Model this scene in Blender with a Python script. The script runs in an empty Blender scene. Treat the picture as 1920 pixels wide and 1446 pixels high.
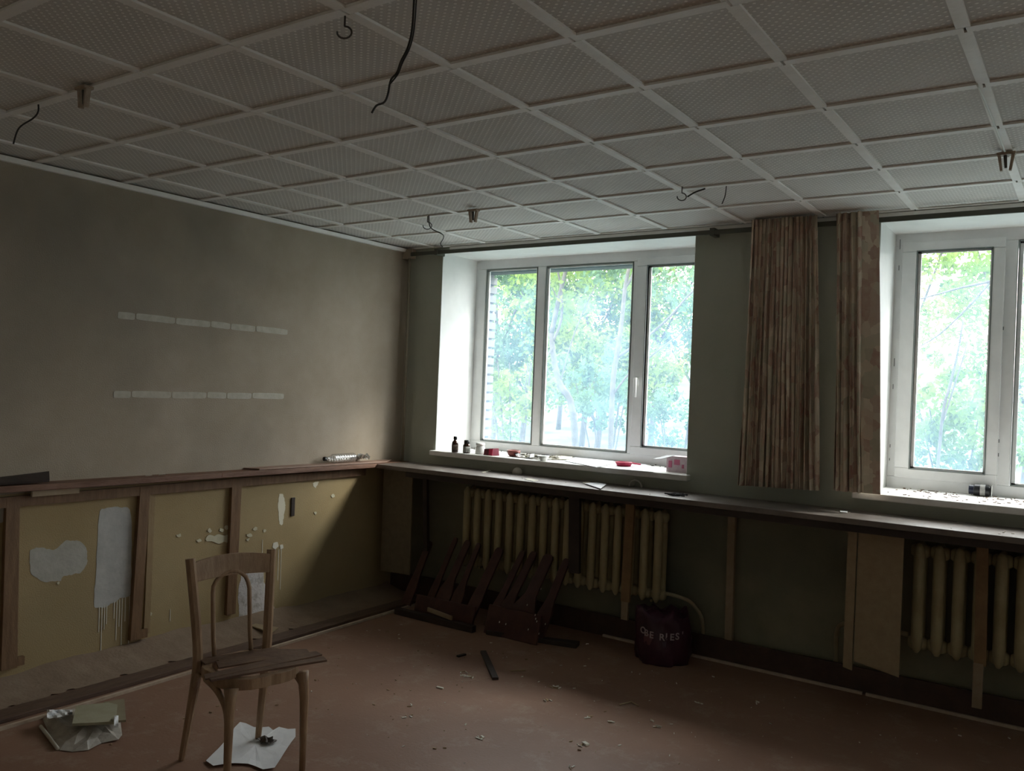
import bpy, math, random
import numpy as np
from mathutils import Vector, Matrix, Euler
random.seed(7); rng = np.random.default_rng(7)
S = bpy.context.scene
COL = S.collection
# ------------------------------------------------------------------ camera, sky, light, exposure
CAM = Vector((4.6358, -5.1987, 1.6646))
RT = Vector((0.824056, 0.565137, 0.039401)); UP = Vector((-0.031982, -0.023031, 0.999223)); FW = Vector((-0.565605, 0.824676, 0.000905))
FPX = 1593.4
cd = bpy.data.cameras.new('camera'); cam = bpy.data.objects.new('camera', cd); COL.objects.link(cam)
cam.matrix_world = Matrix(((RT.x, UP.x, -FW.x, CAM.x), (RT.y, UP.y, -FW.y, CAM.y), (RT.z, UP.z, -FW.z, CAM.z), (0, 0, 0, 1)))
cd.sensor_width = 36; cd.lens = FPX / 1920 * 36; cd.clip_start = 0.05; cd.clip_end = 300
S.camera = cam
W = bpy.data.worlds.new('sky'); S.world = W; W.use_nodes = True
bg = W.node_tree.nodes['Background']; bg.inputs[0].default_value = (1.0, 0.985, 0.965, 1); bg.inputs[1].default_value = 5.2
sd = bpy.data.lights.new('sun', 'SUN'); sun = bpy.data.objects.new('sun', sd); COL.objects.link(sun)
sd.energy = 2.0; sd.angle = math.radians(12); sd.color = (1.0, 0.97, 0.88)
sun.rotation_euler = Vector((-0.75, -0.52, -0.62)).to_track_quat('-Z', 'Y').to_euler()
for i, (xa, xb) in enumerate([(0.36, 2.47), (3.59, 5.70), (6.82, 8.93)]):
    ld = bpy.data.lights.new('window_portal', 'AREA'); lo = bpy.data.objects.new('window_portal', ld); COL.objects.link(lo)
    ld.shape = 'RECTANGLE'; ld.size = xb - xa; ld.size_y = 1.6; ld.cycles.is_portal = True
    lo.location = ((xa + xb) / 2, 0.56, 1.93); lo.rotation_euler = (math.radians(-90), 0, 0)
S.view_settings.view_transform = 'Standard'; S.view_settings.look = 'None'; S.view_settings.gamma = 1
S.view_settings.use_curve_mapping = False; S.view_settings.exposure = 1.0
S.cycles.use_denoising = True; S.cycles.max_bounces = 10; S.cycles.diffuse_bounces = 6; S.cycles.transparent_max_bounces = 16
S.cycles.sample_clamp_indirect = 6

# ------------------------------------------------------------------ helpers
def at(px, py, ax, v):
    d = FW + RT * ((px - 960) / FPX) - UP * ((py - 723) / FPX)
    return CAM + d * ((v - CAM[ax]) / d[ax])

def mat(name, col, rough=0.7, col2=None, scale=8.0, bump=0.0, bscale=60.0, metal=0.0, stretch=(1, 1, 1), detail=4, contrast=(0.35, 0.65), spec=0.4, trans=0.0):
    m = bpy.data.materials.new(name); m.use_nodes = True; nt = m.node_tree; N = nt.nodes; L = nt.links
    b = N['Principled BSDF']; b.inputs['Roughness'].default_value = rough; b.inputs['Metallic'].default_value = metal
    b.inputs['Specular IOR Level'].default_value = spec
    if trans: b.inputs['Transmission Weight'].default_value = trans
    b.inputs['Base Color'].default_value = (*col, 1)
    tc = N.new('ShaderNodeTexCoord'); mp = N.new('ShaderNodeMapping'); mp.inputs['Scale'].default_value = stretch
    L.new(tc.outputs['Object'], mp.inputs[0])
    if col2 is not None:
        n = N.new('ShaderNodeTexNoise'); n.inputs['Scale'].default_value = scale; n.inputs['Detail'].default_value = detail; n.inputs['Roughness'].default_value = 0.65
        r = N.new('ShaderNodeValToRGB'); r.color_ramp.elements[0].color = (*col, 1); r.color_ramp.elements[1].color = (*col2, 1)
        r.color_ramp.elements[0].position, r.color_ramp.elements[1].position = contrast
        L.new(mp.outputs[0], n.inputs[0]); L.new(n.outputs[0], r.inputs[0]); L.new(r.outputs[0], b.inputs['Base Color'])
    if bump:
        n2 = N.new('ShaderNodeTexNoise'); n2.inputs['Scale'].default_value = bscale; n2.inputs['Detail'].default_value = 5
        bp = N.new('ShaderNodeBump'); bp.inputs['Strength'].default_value = bump; bp.inputs['Distance'].default_value = 0.01
        L.new(mp.outputs[0], n2.inputs[0]); L.new(n2.outputs[0], bp.inputs['Height']); L.new(bp.outputs[0], b.inputs['Normal'])
    return m

class MB:
    def __init__(s): s.v = []; s.f = []; s.mi = []
    def add(s, vs, fs, m=0):
        o = len(s.v); s.v += [tuple(v) for v in vs]; s.f += [tuple(i + o for i in f) for f in fs]; s.mi += [m] * len(fs); return s
    def box(s, a, b, m=0):
        x0, y0, z0 = a; x1, y1, z1 = b
        return s.add([(x0, y0, z0), (x1, y0, z0), (x1, y1, z0), (x0, y1, z0), (x0, y0, z1), (x1, y0, z1), (x1, y1, z1), (x0, y1, z1)],
                     [(0, 3, 2, 1), (4, 5, 6, 7), (0, 1, 5, 4), (1, 2, 6, 5), (2, 3, 7, 6), (3, 0, 4, 7)], m)
    def slab(s, quad, n, t, m=0):      # any polygon thickened by t along n
        n = Vector(n).normalized() * t; q = [Vector(p) for p in quad]; k = len(q)
        fs = [tuple(range(k)), tuple(reversed(range(k, 2 * k)))] + [(i, i + k, (i + 1) % k + k, (i + 1) % k) for i in range(k)]
        return s.add(q + [p + n for p in q], fs, m)
    def bar(s, p, q, w, d, side=(1, 0, 0), m=0, w2=None, d2=None):   # rectangular bar from p to q
        p = Vector(p); q = Vector(q); ax = (q - p).normalized(); a = Vector(side); a = (a - ax * a.dot(ax)).normalized(); b = ax.cross(a)
        w2 = w if w2 is None else w2; d2 = d if d2 is None else d2
        vs = [p - a * w / 2 - b * d / 2, p + a * w / 2 - b * d / 2, p + a * w / 2 + b * d / 2, p - a * w / 2 + b * d / 2,
              q - a * w2 / 2 - b * d2 / 2, q + a * w2 / 2 - b * d2 / 2, q + a * w2 / 2 + b * d2 / 2, q - a * w2 / 2 + b * d2 / 2]
        return s.add(vs, [(0, 3, 2, 1), (4, 5, 6, 7), (0, 1, 5, 4), (1, 2, 6, 5), (2, 3, 7, 6), (3, 0, 4, 7)], m)
    def tube(s, pts, r, n=8, m=0, cap=True, flat=1.0):
        pts = [Vector(p) for p in pts]; rs = r if isinstance(r, (list, tuple)) else [r] * len(pts); vs = []; prev = None
        for i, p in enumerate(pts):
            t = (pts[min(i + 1, len(pts) - 1)] - pts[max(i - 1, 0)]).normalized()
            if prev is None: a = t.orthogonal().normalized()
            else: a = (prev - t * prev.dot(t)).normalized()
            prev = a; b = t.cross(a)
            vs += [p + (a * math.cos(k * 2 * math.pi / n) + b * math.sin(k * 2 * math.pi / n) * flat) * rs[i] for k in range(n)]
        fs = [(i * n + k, i * n + (k + 1) % n, (i + 1) * n + (k + 1) % n, (i + 1) * n + k) for i in range(len(pts) - 1) for k in range(n)]
        if cap: fs += [tuple(reversed(range(n))), tuple(range((len(pts) - 1) * n, len(pts) * n))]
        return s.add(vs, fs, m)
    def lathe(s, prof, c=(0, 0, 0), n=20, M=None, m=0):    # prof: (radius, height)
        M = M or Matrix.Identity(3); c = Vector(c); vs = []
        for r, z in prof: vs += [c + M @ Vector((r * math.cos(2 * math.pi * k / n), r * math.sin(2 * math.pi * k / n), z)) for k in range(n)]
        fs = [(i * n + k, i * n + (k + 1) % n, (i + 1) * n + (k + 1) % n, (i + 1) * n + k) for i in range(len(prof) - 1) for k in range(n)]
        fs += [tuple(reversed(range(n))), tuple(range((len(prof) - 1) * n, len(prof) * n))]
        return s.add(vs, fs, m)
    def build(s, name, mats, parent=None, loc=None, smooth=False, bevel=0.0, solid=0.0, sub=0):
        base = Vector(loc) if loc is not None else Vector((0, 0, 0)); off = base.copy()
        p = parent
        while p is not None: off += p.location; p = p.parent
        if parent is not None and loc is None: pass
        me = bpy.data.meshes.new(name)
        off2 = off if parent is not None else base
        me.from_pydata([tuple(Vector(v) - off2) for v in s.v], [], s.f)
        mats = mats if isinstance(mats, (list, tuple)) else [mats]
        for mm in mats: me.materials.append(mm)
        me.polygons.foreach_set('material_index', s.mi)
        if smooth: me.polygons.foreach_set('use_smooth', [True] * len(me.polygons))
        me.update()
        o = bpy.data.objects.new(name, me); COL.objects.link(o); o.location = base
        if parent is not None: o.parent = parent
        if solid:
            md = o.modifiers.new('solid', 'SOLIDIFY'); md.thickness = solid; md.offset = 0
        if bevel:
            md = o.modifiers.new('bevel', 'BEVEL'); md.width = bevel; md.segments = 2; md.limit_method = 'ANGLE'; md.angle_limit = 0.6
        if sub:
            md = o.modifiers.new('sub', 'SUBSURF'); md.levels = sub; md.render_levels = sub
        return o

def tag(o, label=None, cat=None, group=None, kind=None):
    if label: o['label'] = label
    if cat: o['category'] = cat
    if group: o['group'] = group
    if kind: o['kind'] = kind
    return o
def empty(name, loc=(0, 0, 0), label=None, cat=None, group=None, kind=None):
    o = bpy.data.objects.new(name, None); o.empty_display_size = 0.05; COL.objects.link(o); o.location = loc
    return tag(o, label, cat, group, kind)
def share(name, o, parent, loc):
    c = o.copy(); c.name = name; COL.objects.link(c); c.parent = parent; c.location = loc; return c
def smoothpts(p, k=6):
    p = [Vector(q) for q in p]; out = []
    for i in range(len(p) - 1):
        a, b, c, d = p[max(i - 1, 0)], p[i], p[i + 1], p[min(i + 2, len(p) - 1)]
        for j in range(k):
            t = j / k; out.append(.5 * ((2 * b) + (c - a) * t + (2 * a - 5 * b + 4 * c - d) * t * t + (3 * b - a - 3 * c + d) * t ** 3))
    return out + [p[-1]]
def sheet(fn, nu, nv):
    m = MB(); vs = [fn(i / nu, j / nv) for j in range(nv + 1) for i in range(nu + 1)]
    return m.add(vs, [(j * (nu + 1) + i, j * (nu + 1) + i + 1, (j + 1) * (nu + 1) + i + 1, (j + 1) * (nu + 1) + i) for j in range(nv) for i in range(nu)])
def wob(a, k): return math.sin(a * 12.9898 + k * 78.233) * 0.5 + math.sin(a * 4.1 + k * 3.7) * 0.5

# ------------------------------------------------------------------ materials
# upper wall wallpaper: olive beige, mottled with dirt
def wall_mat(name, c1, c2, c3):
    m = mat(name, c1, 0.85, c2, 1.6, 0.25, 140, detail=8, contrast=(0.3, 0.72)); nt = m.node_tree; N = nt.nodes; L = nt.links
    b = N['Principled BSDF']; src = b.inputs['Base Color'].links[0].from_socket
    n = N.new('ShaderNodeTexNoise'); n.inputs['Scale'].default_value = 0.7; n.inputs['Detail'].default_value = 6
    r = N.new('ShaderNodeValToRGB'); r.color_ramp.elements[0].position = 0.5; r.color_ramp.elements[1].position = 0.72
    mx = N.new('ShaderNodeMix'); mx.data_type = 'RGBA'; mx.inputs[7].default_value = (*c3, 1)
    g = N.new('ShaderNodeTexCoord'); L.new(g.outputs['Object'], n.inputs[0]); L.new(n.outputs[0], r.inputs[0]); L.new(r.outputs[0], mx.inputs[0])
    L.new(src, mx.inputs[6]); L.new(mx.outputs[2], b.inputs['Base Color']); return m
M_wall = wall_mat('olive_wallpaper', (0.31, 0.255, 0.19), (0.41, 0.35, 0.28), (0.235, 0.205, 0.17))
M_wall_w = wall_mat('grey_green_wallpaper', (0.40, 0.42, 0.35), (0.48, 0.49, 0.42), (0.36, 0.38, 0.33))
M_cream = mat('cream_wall_paint', (0.74, 0.70, 0.62), 0.8, (0.68, 0.64, 0.56), 2)
M_dado = wall_mat('ochre_wall_paint', (0.33, 0.245, 0.125), (0.40, 0.31, 0.17), (0.30, 0.24, 0.14))
M_dado_w = wall_mat('dark_green_wall_paint', (0.19, 0.19, 0.135), (0.34, 0.31, 0.22), (0.13, 0.14, 0.11))
M_white = mat('white_reveal_paint', (0.82, 0.82, 0.80), 0.6, (0.74, 0.74, 0.72), 3, 0.05, 40)
M_pvc = mat('white_window_plastic', (0.80, 0.81, 0.81), 0.35, (0.73, 0.74, 0.74), 5)
M_bead = mat('grey_glazing_gasket', (0.16, 0.18, 0.17), 0.6)
M_sill = mat('white_sill_board', (0.80, 0.79, 0.77), 0.5, (0.70, 0.68, 0.65), 9, 0.1, 60)
M_lath = mat('white_painted_lath', (0.90, 0.88, 0.85), 0.6, (0.84, 0.82, 0.78), 12, 0.15, 40)
M_plaster = mat('bare_grey_plaster', (0.38, 0.37, 0.33), 0.9, (0.46, 0.45, 0.41), 9, 0.15, 60)
M_drip = mat('white_paint', (0.70, 0.68, 0.60), 0.6)
M_stud = mat('brown_painted_wood', (0.15, 0.085, 0.045), 0.6, (0.22, 0.13, 0.07), 6, 0.3, 50, stretch=(8, 8, 1))
M_ledge = mat('red_brown_wood', (0.13, 0.06, 0.035), 0.6, (0.22, 0.12, 0.08), 5, 0.3, 40, stretch=(6, 1, 6))
M_pale = mat('pale_bare_wood', (0.42, 0.33, 0.22), 0.7, (0.50, 0.41, 0.30), 8, 0.2, 40)
M_counter = mat('worn_dark_counter', (0.13, 0.105, 0.09), 0.42, (0.22, 0.19, 0.17), 5, 0.2, 50, spec=0.6)
M_rad = mat('cream_radiator_paint', (0.46, 0.41, 0.25), 0.45, (0.38, 0.32, 0.18), 7, 0.3, 40)
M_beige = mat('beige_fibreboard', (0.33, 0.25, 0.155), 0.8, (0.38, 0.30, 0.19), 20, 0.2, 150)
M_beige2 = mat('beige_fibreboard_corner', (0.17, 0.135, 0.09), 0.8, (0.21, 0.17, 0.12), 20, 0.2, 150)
M_postc = mat('cream_post_paint', (0.34, 0.27, 0.19), 0.7, (0.28, 0.21, 0.13), 12)
M_posto = mat('ochre_post_paint', (0.28, 0.18, 0.09), 0.7, (0.22, 0.13, 0.07), 12)
M_dark = mat('near_black_wood', (0.030, 0.022, 0.020), 0.6, (0.05, 0.035, 0.03), 8)
M_base = mat('dark_baseboard_paint', (0.05, 0.03, 0.025), 0.55, (0.08, 0.045, 0.035), 8)
M_maroon = mat('dark_maroon_lacquer', (0.050, 0.018, 0.018), 0.45, (0.085, 0.035, 0.03), 7)
M_chair = mat('worn_brown_chair_wood', (0.25, 0.155, 0.09), 0.5, (0.36, 0.24, 0.145), 7, 0.2, 40, stretch=(5, 5, 1))
M_chair2 = mat('dark_brown_board', (0.085, 0.045, 0.028), 0.55, (0.15, 0.085, 0.05), 9, 0.3, 40)
M_rail = mat('dark_curtain_track', (0.085, 0.085, 0.065), 0.5)
M_pipe = mat('olive_painted_pipe', (0.26, 0.23, 0.17), 0.5, (0.22, 0.19, 0.14), 9)
M_pipec = mat('cream_painted_pipe', (0.34, 0.30, 0.20), 0.5, (0.28, 0.23, 0.15), 9)
M_metal = mat('dull_dark_metal', (0.10, 0.09, 0.08), 0.45, metal=0.6)
M_wire = mat('black_cable', (0.035, 0.033, 0.03), 0.6)
M_wirew = mat('white_cable', (0.7, 0.7, 0.66), 0.5)
M_socket = mat('aged_bakelite', (0.30, 0.22, 0.16), 0.5, (0.42, 0.34, 0.26), 30)
M_paper = mat('white_paper', (0.80, 0.81, 0.82), 0.75, (0.72, 0.73, 0.75), 6, 0.1, 30)
M_paper2 = mat('yellowed_paper', (0.62, 0.59, 0.50), 0.8, (0.55, 0.52, 0.44), 9)
M_book = mat('grey_green_card', (0.33, 0.31, 0.21), 0.8, (0.38, 0.36, 0.26), 12, 0.1, 80)
M_red = mat('raspberry_plastic', (0.55, 0.03, 0.09), 0.35)
M_redbr = mat('dusty_red_glass', (0.25, 0.07, 0.06), 0.35)
M_amber = mat('dark_amber_glass', (0.035, 0.012, 0.006), 0.12, spec=0.7)
M_label = mat('grey_paper_label', (0.45, 0.45, 0.43), 0.8, (0.36, 0.36, 0.35), 40)
M_black = mat('black_plastic', (0.012, 0.013, 0.016), 0.35)
M_jar = mat('milky_white_glass', (0.75, 0.78, 0.76), 0.15, spec=0.6)
M_pink = mat('pink_print', (0.60, 0.18, 0.28), 0.7)
M_pinkbox = mat('pale_pink_carton', (0.72, 0.62, 0.64), 0.7, (0.62, 0.46, 0.52), 26)
M_bag = mat('dark_purple_plastic', (0.035, 0.010, 0.022), 0.35, (0.06, 0.015, 0.035), 6, 0.4, 20)
M_bagpink = mat('faded_pink_print', (0.15, 0.06, 0.07), 0.5)
M_letter = mat('pale_letter_print', (0.42, 0.34, 0.36), 0.5)
M_chip = mat('straw_debris', (0.36, 0.27, 0.17), 0.9)
M_chipw = mat('white_debris', (0.68, 0.66, 0.60), 0.9)
M_brick = mat('grey_silicate_brick', (0.13, 0.13, 0.125), 0.9, (0.18, 0.18, 0.175), 10, 0.3, 60)
M_mortar = mat('mortar', (0.11, 0.11, 0.105), 0.95)
M_bark = mat('grey_bark', (0.055, 0.053, 0.048), 0.9, (0.10, 0.095, 0.085), 9, 0.5, 30)
M_foil = mat('silvery_clear_film', (0.52, 0.49, 0.44), 0.38, (0.36, 0.33, 0.29), 14, 0.4, 30, spec=0.5)

def floor_mat():
    m = mat('worn_red_brown_floor_paint', (0.215, 0.118, 0.078), 0.55, (0.28, 0.165, 0.115), 1.3, 0.12, 70, detail=9, contrast=(0.3, 0.7), spec=0.35)
    nt = m.node_tree; N = nt.nodes; L = nt.links; b = N['Principled BSDF']; src = b.inputs['Base Color'].links[0].from_socket
    n = N.new('ShaderNodeTexNoise'); n.inputs['Scale'].default_value = 5.0; n.inputs['Detail'].default_value = 12; n.inputs['Roughness'].default_value = 0.8
    r = N.new('ShaderNodeValToRGB'); r.color_ramp.elements[0].position = 0.52; r.color_ramp.elements[1].position = 0.66
    mx = N.new('ShaderNodeMix'); mx.data_type = 'RGBA'; mx.inputs[7].default_value = (0.31, 0.22, 0.165, 1)
    g = N.new('ShaderNodeTexCoord'); L.new(g.outputs['Object'], n.inputs[0]); L.new(n.outputs[0], r.inputs[0]); L.new(r.outputs[0], mx.inputs[0])
    L.new(src, mx.inputs[6]); L.new(mx.outputs[2], b.inputs['Base Color']); return m
M_floor = floor_mat()

def tile_mat():   # pressed fibre tile, lattice of raised pale dots
    m = bpy.data.materials.new('dotted_ceiling_tile'); m.use_nodes = True; nt = m.node_tree; N = nt.nodes; L = nt.links
    b = N['Principled BSDF']; b.inputs['Roughness'].default_value = 0.8; b.inputs['Specular IOR Level'].default_value = 0.2
    tc = N.new('ShaderNodeTexCoord'); mp = N.new('ShaderNodeMapping'); mp.inputs['Rotation'].default_value = (0, 0, math.radians(45)); mp.inputs['Scale'].default_value = (44, 44, 44)
    L.new(tc.outputs['Object'], mp.inputs[0])
    fr = N.new('ShaderNodeVectorMath'); fr.operation = 'FRACTION'; L.new(mp.outputs[0], fr.inputs[0])
    sb = N.new('ShaderNodeVectorMath'); sb.operation = 'SUBTRACT'; sb.inputs[1].default_value = (0.5, 0.5, 0); L.new(fr.outputs[0], sb.inputs[0])
    ml = N.new('ShaderNodeVectorMath'); ml.operation = 'MULTIPLY'; ml.inputs[1].default_value = (1, 1, 0); L.new(sb.outputs[0], ml.inputs[0])
    ln = N.new('ShaderNodeVectorMath'); ln.operation = 'LENGTH'; L.new(ml.outputs[0], ln.inputs[0])
    r = N.new('ShaderNodeMapRange'); r.inputs[1].default_value = 0.13; r.inputs[2].default_value = 0.27; r.inputs[3].default_value = 1; r.inputs[4].default_value = 0
    L.new(ln.outputs['Value'], r.inputs[0])
    n = N.new('ShaderNodeTexNoise'); n.inputs['Scale'].default_value = 2.2; n.inputs['Detail'].default_value = 6
    oi = N.new('ShaderNodeObjectInfo'); va = N.new('ShaderNodeVectorMath'); va.operation = 'ADD'; L.new(tc.outputs['Object'], va.inputs[0]); L.new(oi.outputs['Location'], va.inputs[1]); L.new(va.outputs[0], n.inputs[0])
    rc = N.new('ShaderNodeValToRGB'); rc.color_ramp.elements[0].color = (0.60, 0.58, 0.545, 1); rc.color_ramp.elements[1].color = (0.69, 0.67, 0.635, 1)
    rc.color_ramp.elements[0].position = 0.3; rc.color_ramp.elements[1].position = 0.7
    L.new(n.outputs[0], rc.inputs[0])
    mx = N.new('ShaderNodeMix'); mx.data_type = 'RGBA'; mx.inputs[7].default_value = (0.90, 0.88, 0.84, 1); L.new(rc.outputs[0], mx.inputs[6]); L.new(r.outputs[0], mx.inputs[0])
    L.new(mx.outputs[2], b.inputs['Base Color'])
    bp = N.new('ShaderNodeBump'); bp.inputs['Strength'].default_value = 0.5; bp.inputs['Distance'].default_value = 0.003; L.new(r.outputs[0], bp.inputs['Height']); L.new(bp.outputs[0], b.inputs['Normal'])
    return m
M_tile = tile_mat()

def glass_mat():   # clean enough to see through, with dust and a painted blue glare haze, thicker towards the bottom
    m = bpy.data.materials.new('dusty_hazed_window_glass'); m.use_nodes = True; nt = m.node_tree; N = nt.nodes; L = nt.links; N.clear()
    out = N.new('ShaderNodeOutputMaterial'); tr = N.new('ShaderNodeBsdfTransparent'); tr.inputs[0].default_value = (0.95, 0.98, 0.97, 1)
    du = N.new('ShaderNodeBsdfTranslucent'); du.inputs[0].default_value = (0.45, 0.70, 1.0, 1); gl = N.new('ShaderNodeBsdfGlossy'); gl.inputs['Roughness'].default_value = 0.02
    tc = N.new('ShaderNodeTexCoord'); n = N.new('ShaderNodeTexNoise'); n.inputs['Scale'].default_value = 3.0; n.inputs['Detail'].default_value = 10; L.new(tc.outputs['Object'], n.inputs[0])
    sp = N.new('ShaderNodeSeparateXYZ'); L.new(tc.outputs['Object'], sp.inputs[0])
    mr = N.new('ShaderNodeMapRange'); mr.inputs[1].default_value = 1.15; mr.inputs[2].default_value = 2.0; mr.inputs[3].default_value = 0.15; mr.inputs[4].default_value = 0.06; L.new(sp.outputs['Z'], mr.inputs[0])
    mu = N.new('ShaderNodeMath'); mu.operation = 'MULTIPLY'; L.new(mr.outputs[0], mu.inputs[0])
    r2 = N.new('ShaderNodeMapRange'); r2.inputs[1].default_value = 0.3; r2.inputs[2].default_value = 0.7; r2.inputs[3].default_value = 0.7; r2.inputs[4].default_value = 1.3; L.new(n.outputs[0], r2.inputs[0]); L.new(r2.outputs[0], mu.inputs[1])
    m1 = N.new('ShaderNodeMixShader'); L.new(mu.outputs[0], m1.inputs[0]); L.new(tr.outputs[0], m1.inputs[1]); L.new(du.outputs[0], m1.inputs[2])
    m2 = N.new('ShaderNodeMixShader'); m2.inputs[0].default_value = 0.04; L.new(m1.outputs[0], m2.inputs[1]); L.new(gl.outputs[0], m2.inputs[2]); L.new(m2.outputs[0], out.inputs[0])
    return m
M_glass = glass_mat()

def film_mat():    # clear drinks-bottle plastic
    m = bpy.data.materials.new('clear_bottle_plastic'); m.use_nodes = True; nt = m.node_tree; N = nt.nodes; L = nt.links; N.clear()
    out = N.new('ShaderNodeOutputMaterial'); tr = N.new('ShaderNodeBsdfTransparent'); tr.inputs[0].default_value = (0.9, 0.9, 0.88, 1)
    gl = N.new('ShaderNodeBsdfGlossy'); gl.inputs['Roughness'].default_value = 0.12; df = N.new('ShaderNodeBsdfDiffuse'); df.inputs[0].default_value = (0.6, 0.58, 0.56, 1)
    fr = N.new('ShaderNodeLayerWeight'); fr.inputs[0].default_value = 0.45
    m0 = N.new('ShaderNodeMixShader'); m0.inputs[0].default_value = 0.25; L.new(tr.outputs[0], m0.inputs[1]); L.new(df.outputs[0], m0.inputs[2])
    m1 = N.new('ShaderNodeMixShader'); L.new(fr.outputs['Facing'], m1.inputs[0]); L.new(m0.outputs[0], m1.inputs[1]); L.new(gl.outputs[0], m1.inputs[2]); L.new(m1.outputs[0], out.inputs[0])
    return m
M_clear = film_mat()

def leaf_mat(name, c1, c2):
    m = bpy.data.materials.new(name); m.use_nodes = True; nt = m.node_tree; N = nt.nodes; L = nt.links; N.clear()
    out = N.new('ShaderNodeOutputMaterial'); d = N.new('ShaderNodeBsdfDiffuse'); t = N.new('ShaderNodeBsdfTranslucent'); mx = N.new('ShaderNodeMixShader'); mx.inputs[0].default_value = 0.5
    tc = N.new('ShaderNodeTexCoord'); n = N.new('ShaderNodeTexNoise'); n.inputs['Scale'].default_value = 1.3; n.inputs['Detail'].default_value = 6; r = N.new('ShaderNodeValToRGB')
    r.color_ramp.elements[0].color = (*c1, 1); r.color_ramp.elements[1].color = (*c2, 1); r.color_ramp.elements[0].position = 0.35; r.color_ramp.elements[1].position = 0.65
    L.new(tc.outputs['Object'], n.inputs[0]); L.new(n.outputs[0], r.inputs[0]); L.new(r.outputs[0], d.inputs[0]); L.new(r.outputs[0], t.inputs[0])
    L.new(d.outputs[0], mx.inputs[1]); L.new(t.outputs[0], mx.inputs[2]); L.new(mx.outputs[0], out.inputs[0]); return m
M_leaf = leaf_mat('spring_leaf', (0.105, 0.19, 0.045), (0.22, 0.30, 0.085))
M_leaf2 = leaf_mat('cool_green_leaf', (0.08, 0.16, 0.085), (0.16, 0.25, 0.15))
M_grass = leaf_mat('lawn_grass', (0.065, 0.095, 0.085), (0.125, 0.155, 0.135))

def curtain_mat():
    m = bpy.data.materials.new('floral_curtain'); m.use_nodes = True; nt = m.node_tree; N = nt.nodes; L = nt.links
    b = N['Principled BSDF']; b.inputs['Roughness'].default_value = 0.9; b.inputs['Specular IOR Level'].default_value = 0.1
    uv = N.new('ShaderNodeUVMap'); n = N.new('ShaderNodeTexNoise'); n.inputs['Scale'].default_value = 6; n.inputs['Detail'].default_value = 3
    ad = N.new('ShaderNodeMix'); ad.data_type = 'VECTOR'; ad.factor_mode = 'UNIFORM'; ad.inputs[0].default_value = 0.07
    L.new(uv.outputs[0], n.inputs[0]); L.new(uv.outputs[0], ad.inputs[4]); L.new(n.outputs['Color'], ad.inputs[5])
    v = N.new('ShaderNodeTexVoronoi'); v.inputs['Scale'].default_value = 15; v.feature = 'F1'; v.inputs['Randomness'].default_value = 0.85; L.new(ad.outputs[1], v.inputs[0])
    r = N.new('ShaderNodeValToRGB'); e = r.color_ramp.elements; e[0].color = (0.46, 0.30, 0.24, 1); e[0].position = 0; e[1].color = (0.62, 0.56, 0.44, 1); e[1].position = 1
    for p, c in ((0.25, (0.54, 0.40, 0.32)), (0.45, (0.64, 0.52, 0.41)), (0.62, (0.74, 0.65, 0.53)), (0.8, (0.48, 0.44, 0.34))):
        q = e.new(p); q.color = (*c, 1)
    sp = N.new('ShaderNodeSeparateColor'); L.new(v.outputs['Color'], sp.inputs[0]); L.new(sp.outputs[0], r.inputs[0])
    n2 = N.new('ShaderNodeTexNoise'); n2.inputs['Scale'].default_value = 22; n2.inputs['Detail'].default_value = 4; L.new(uv.outputs[0], n2.inputs[0])
    r2 = N.new('ShaderNodeValToRGB'); r2.color_ramp.elements[0].position = 0.4; r2.color_ramp.elements[1].position = 0.7
    mx = N.new('ShaderNodeMix'); mx.data_type = 'RGBA'; mx.inputs[7].default_value = (0.60, 0.52, 0.43, 1); L.new(n2.outputs[0], r2.inputs[0])
    mm = N.new('ShaderNodeMath'); mm.operation = 'MULTIPLY'; mm.inputs[1].default_value = 0.5; L.new(r2.outputs[0], mm.inputs[0]); L.new(mm.outputs[0], mx.inputs[0])
    L.new(r.outputs[0], mx.inputs[6]); L.new(mx.outputs[2], b.inputs['Base Color']); return m
M_curt = curtain_mat()

# ------------------------------------------------------------------ room shell
H = 2.755; RX = 9.4; RY = -6.4; T = 0.65
WIN = [(0.36, 2.47), (3.59, 5.70), (6.82, 8.93)]; ZS = 1.10; ZT = 2.70
fl = MB().box((-0.3, RY - 0.3, -0.12), (RX + 0.3, T, 0.0)).build('floor', M_floor); tag(fl, kind='structure')
w = MB(); w.box((-0.3, RY, 0), (0, T, 1.0), 1).box((-0.3, RY, 1.0), (0, T, H), 0)
wl = w.build('wall_left', [M_wall, M_dado]); tag(wl, kind='structure')
w = MB(); w.box((0, 0, 0), (RX, T - 0.14, 1.0), 1).box((0, 0, 1.0), (RX, T - 0.14, ZS), 0).box((0, 0, ZT), (RX, T - 0.14, H), 0)
xs = [0] + [a for p in WIN for a in p] + [RX]
for i in range(0, len(xs), 2): w.box((xs[i], 0, ZS), (xs[i + 1], T - 0.14, ZT), 0)
# outer brick leaf, its opening a little smaller than the inner one
w.box((0, T - 0.14, 0), (RX, T, ZS + 0.05), 2).box((0, T - 0.14, 2.60), (RX, T, H), 2)
for i in range(0, len(xs), 2): w.box((xs[i], T - 0.14, ZS + 0.05), (xs[i + 1] + (0.04 if i + 1 < len(xs) - 1 else 0), T, 2.60), 2)
ww = w.build('wall_window', [M_wall_w, M_dado_w, M_mortar]); tag(ww, kind='structure')
tag(MB().box((RX, RY, 0), (RX + 0.3, T, H)).build('wall_right', M_cream), kind='structure')
tag(MB().box((-0.3, RY - 0.3, 0), (RX + 0.3, RY, H)).build('wall_back', M_cream), kind='structure')
ce = MB().box((-0.3, RY - 0.3, H + 0.006), (RX + 0.3, T, H + 0.16)).build('ceiling', M_lath); tag(ce, kind='structure')
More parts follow.
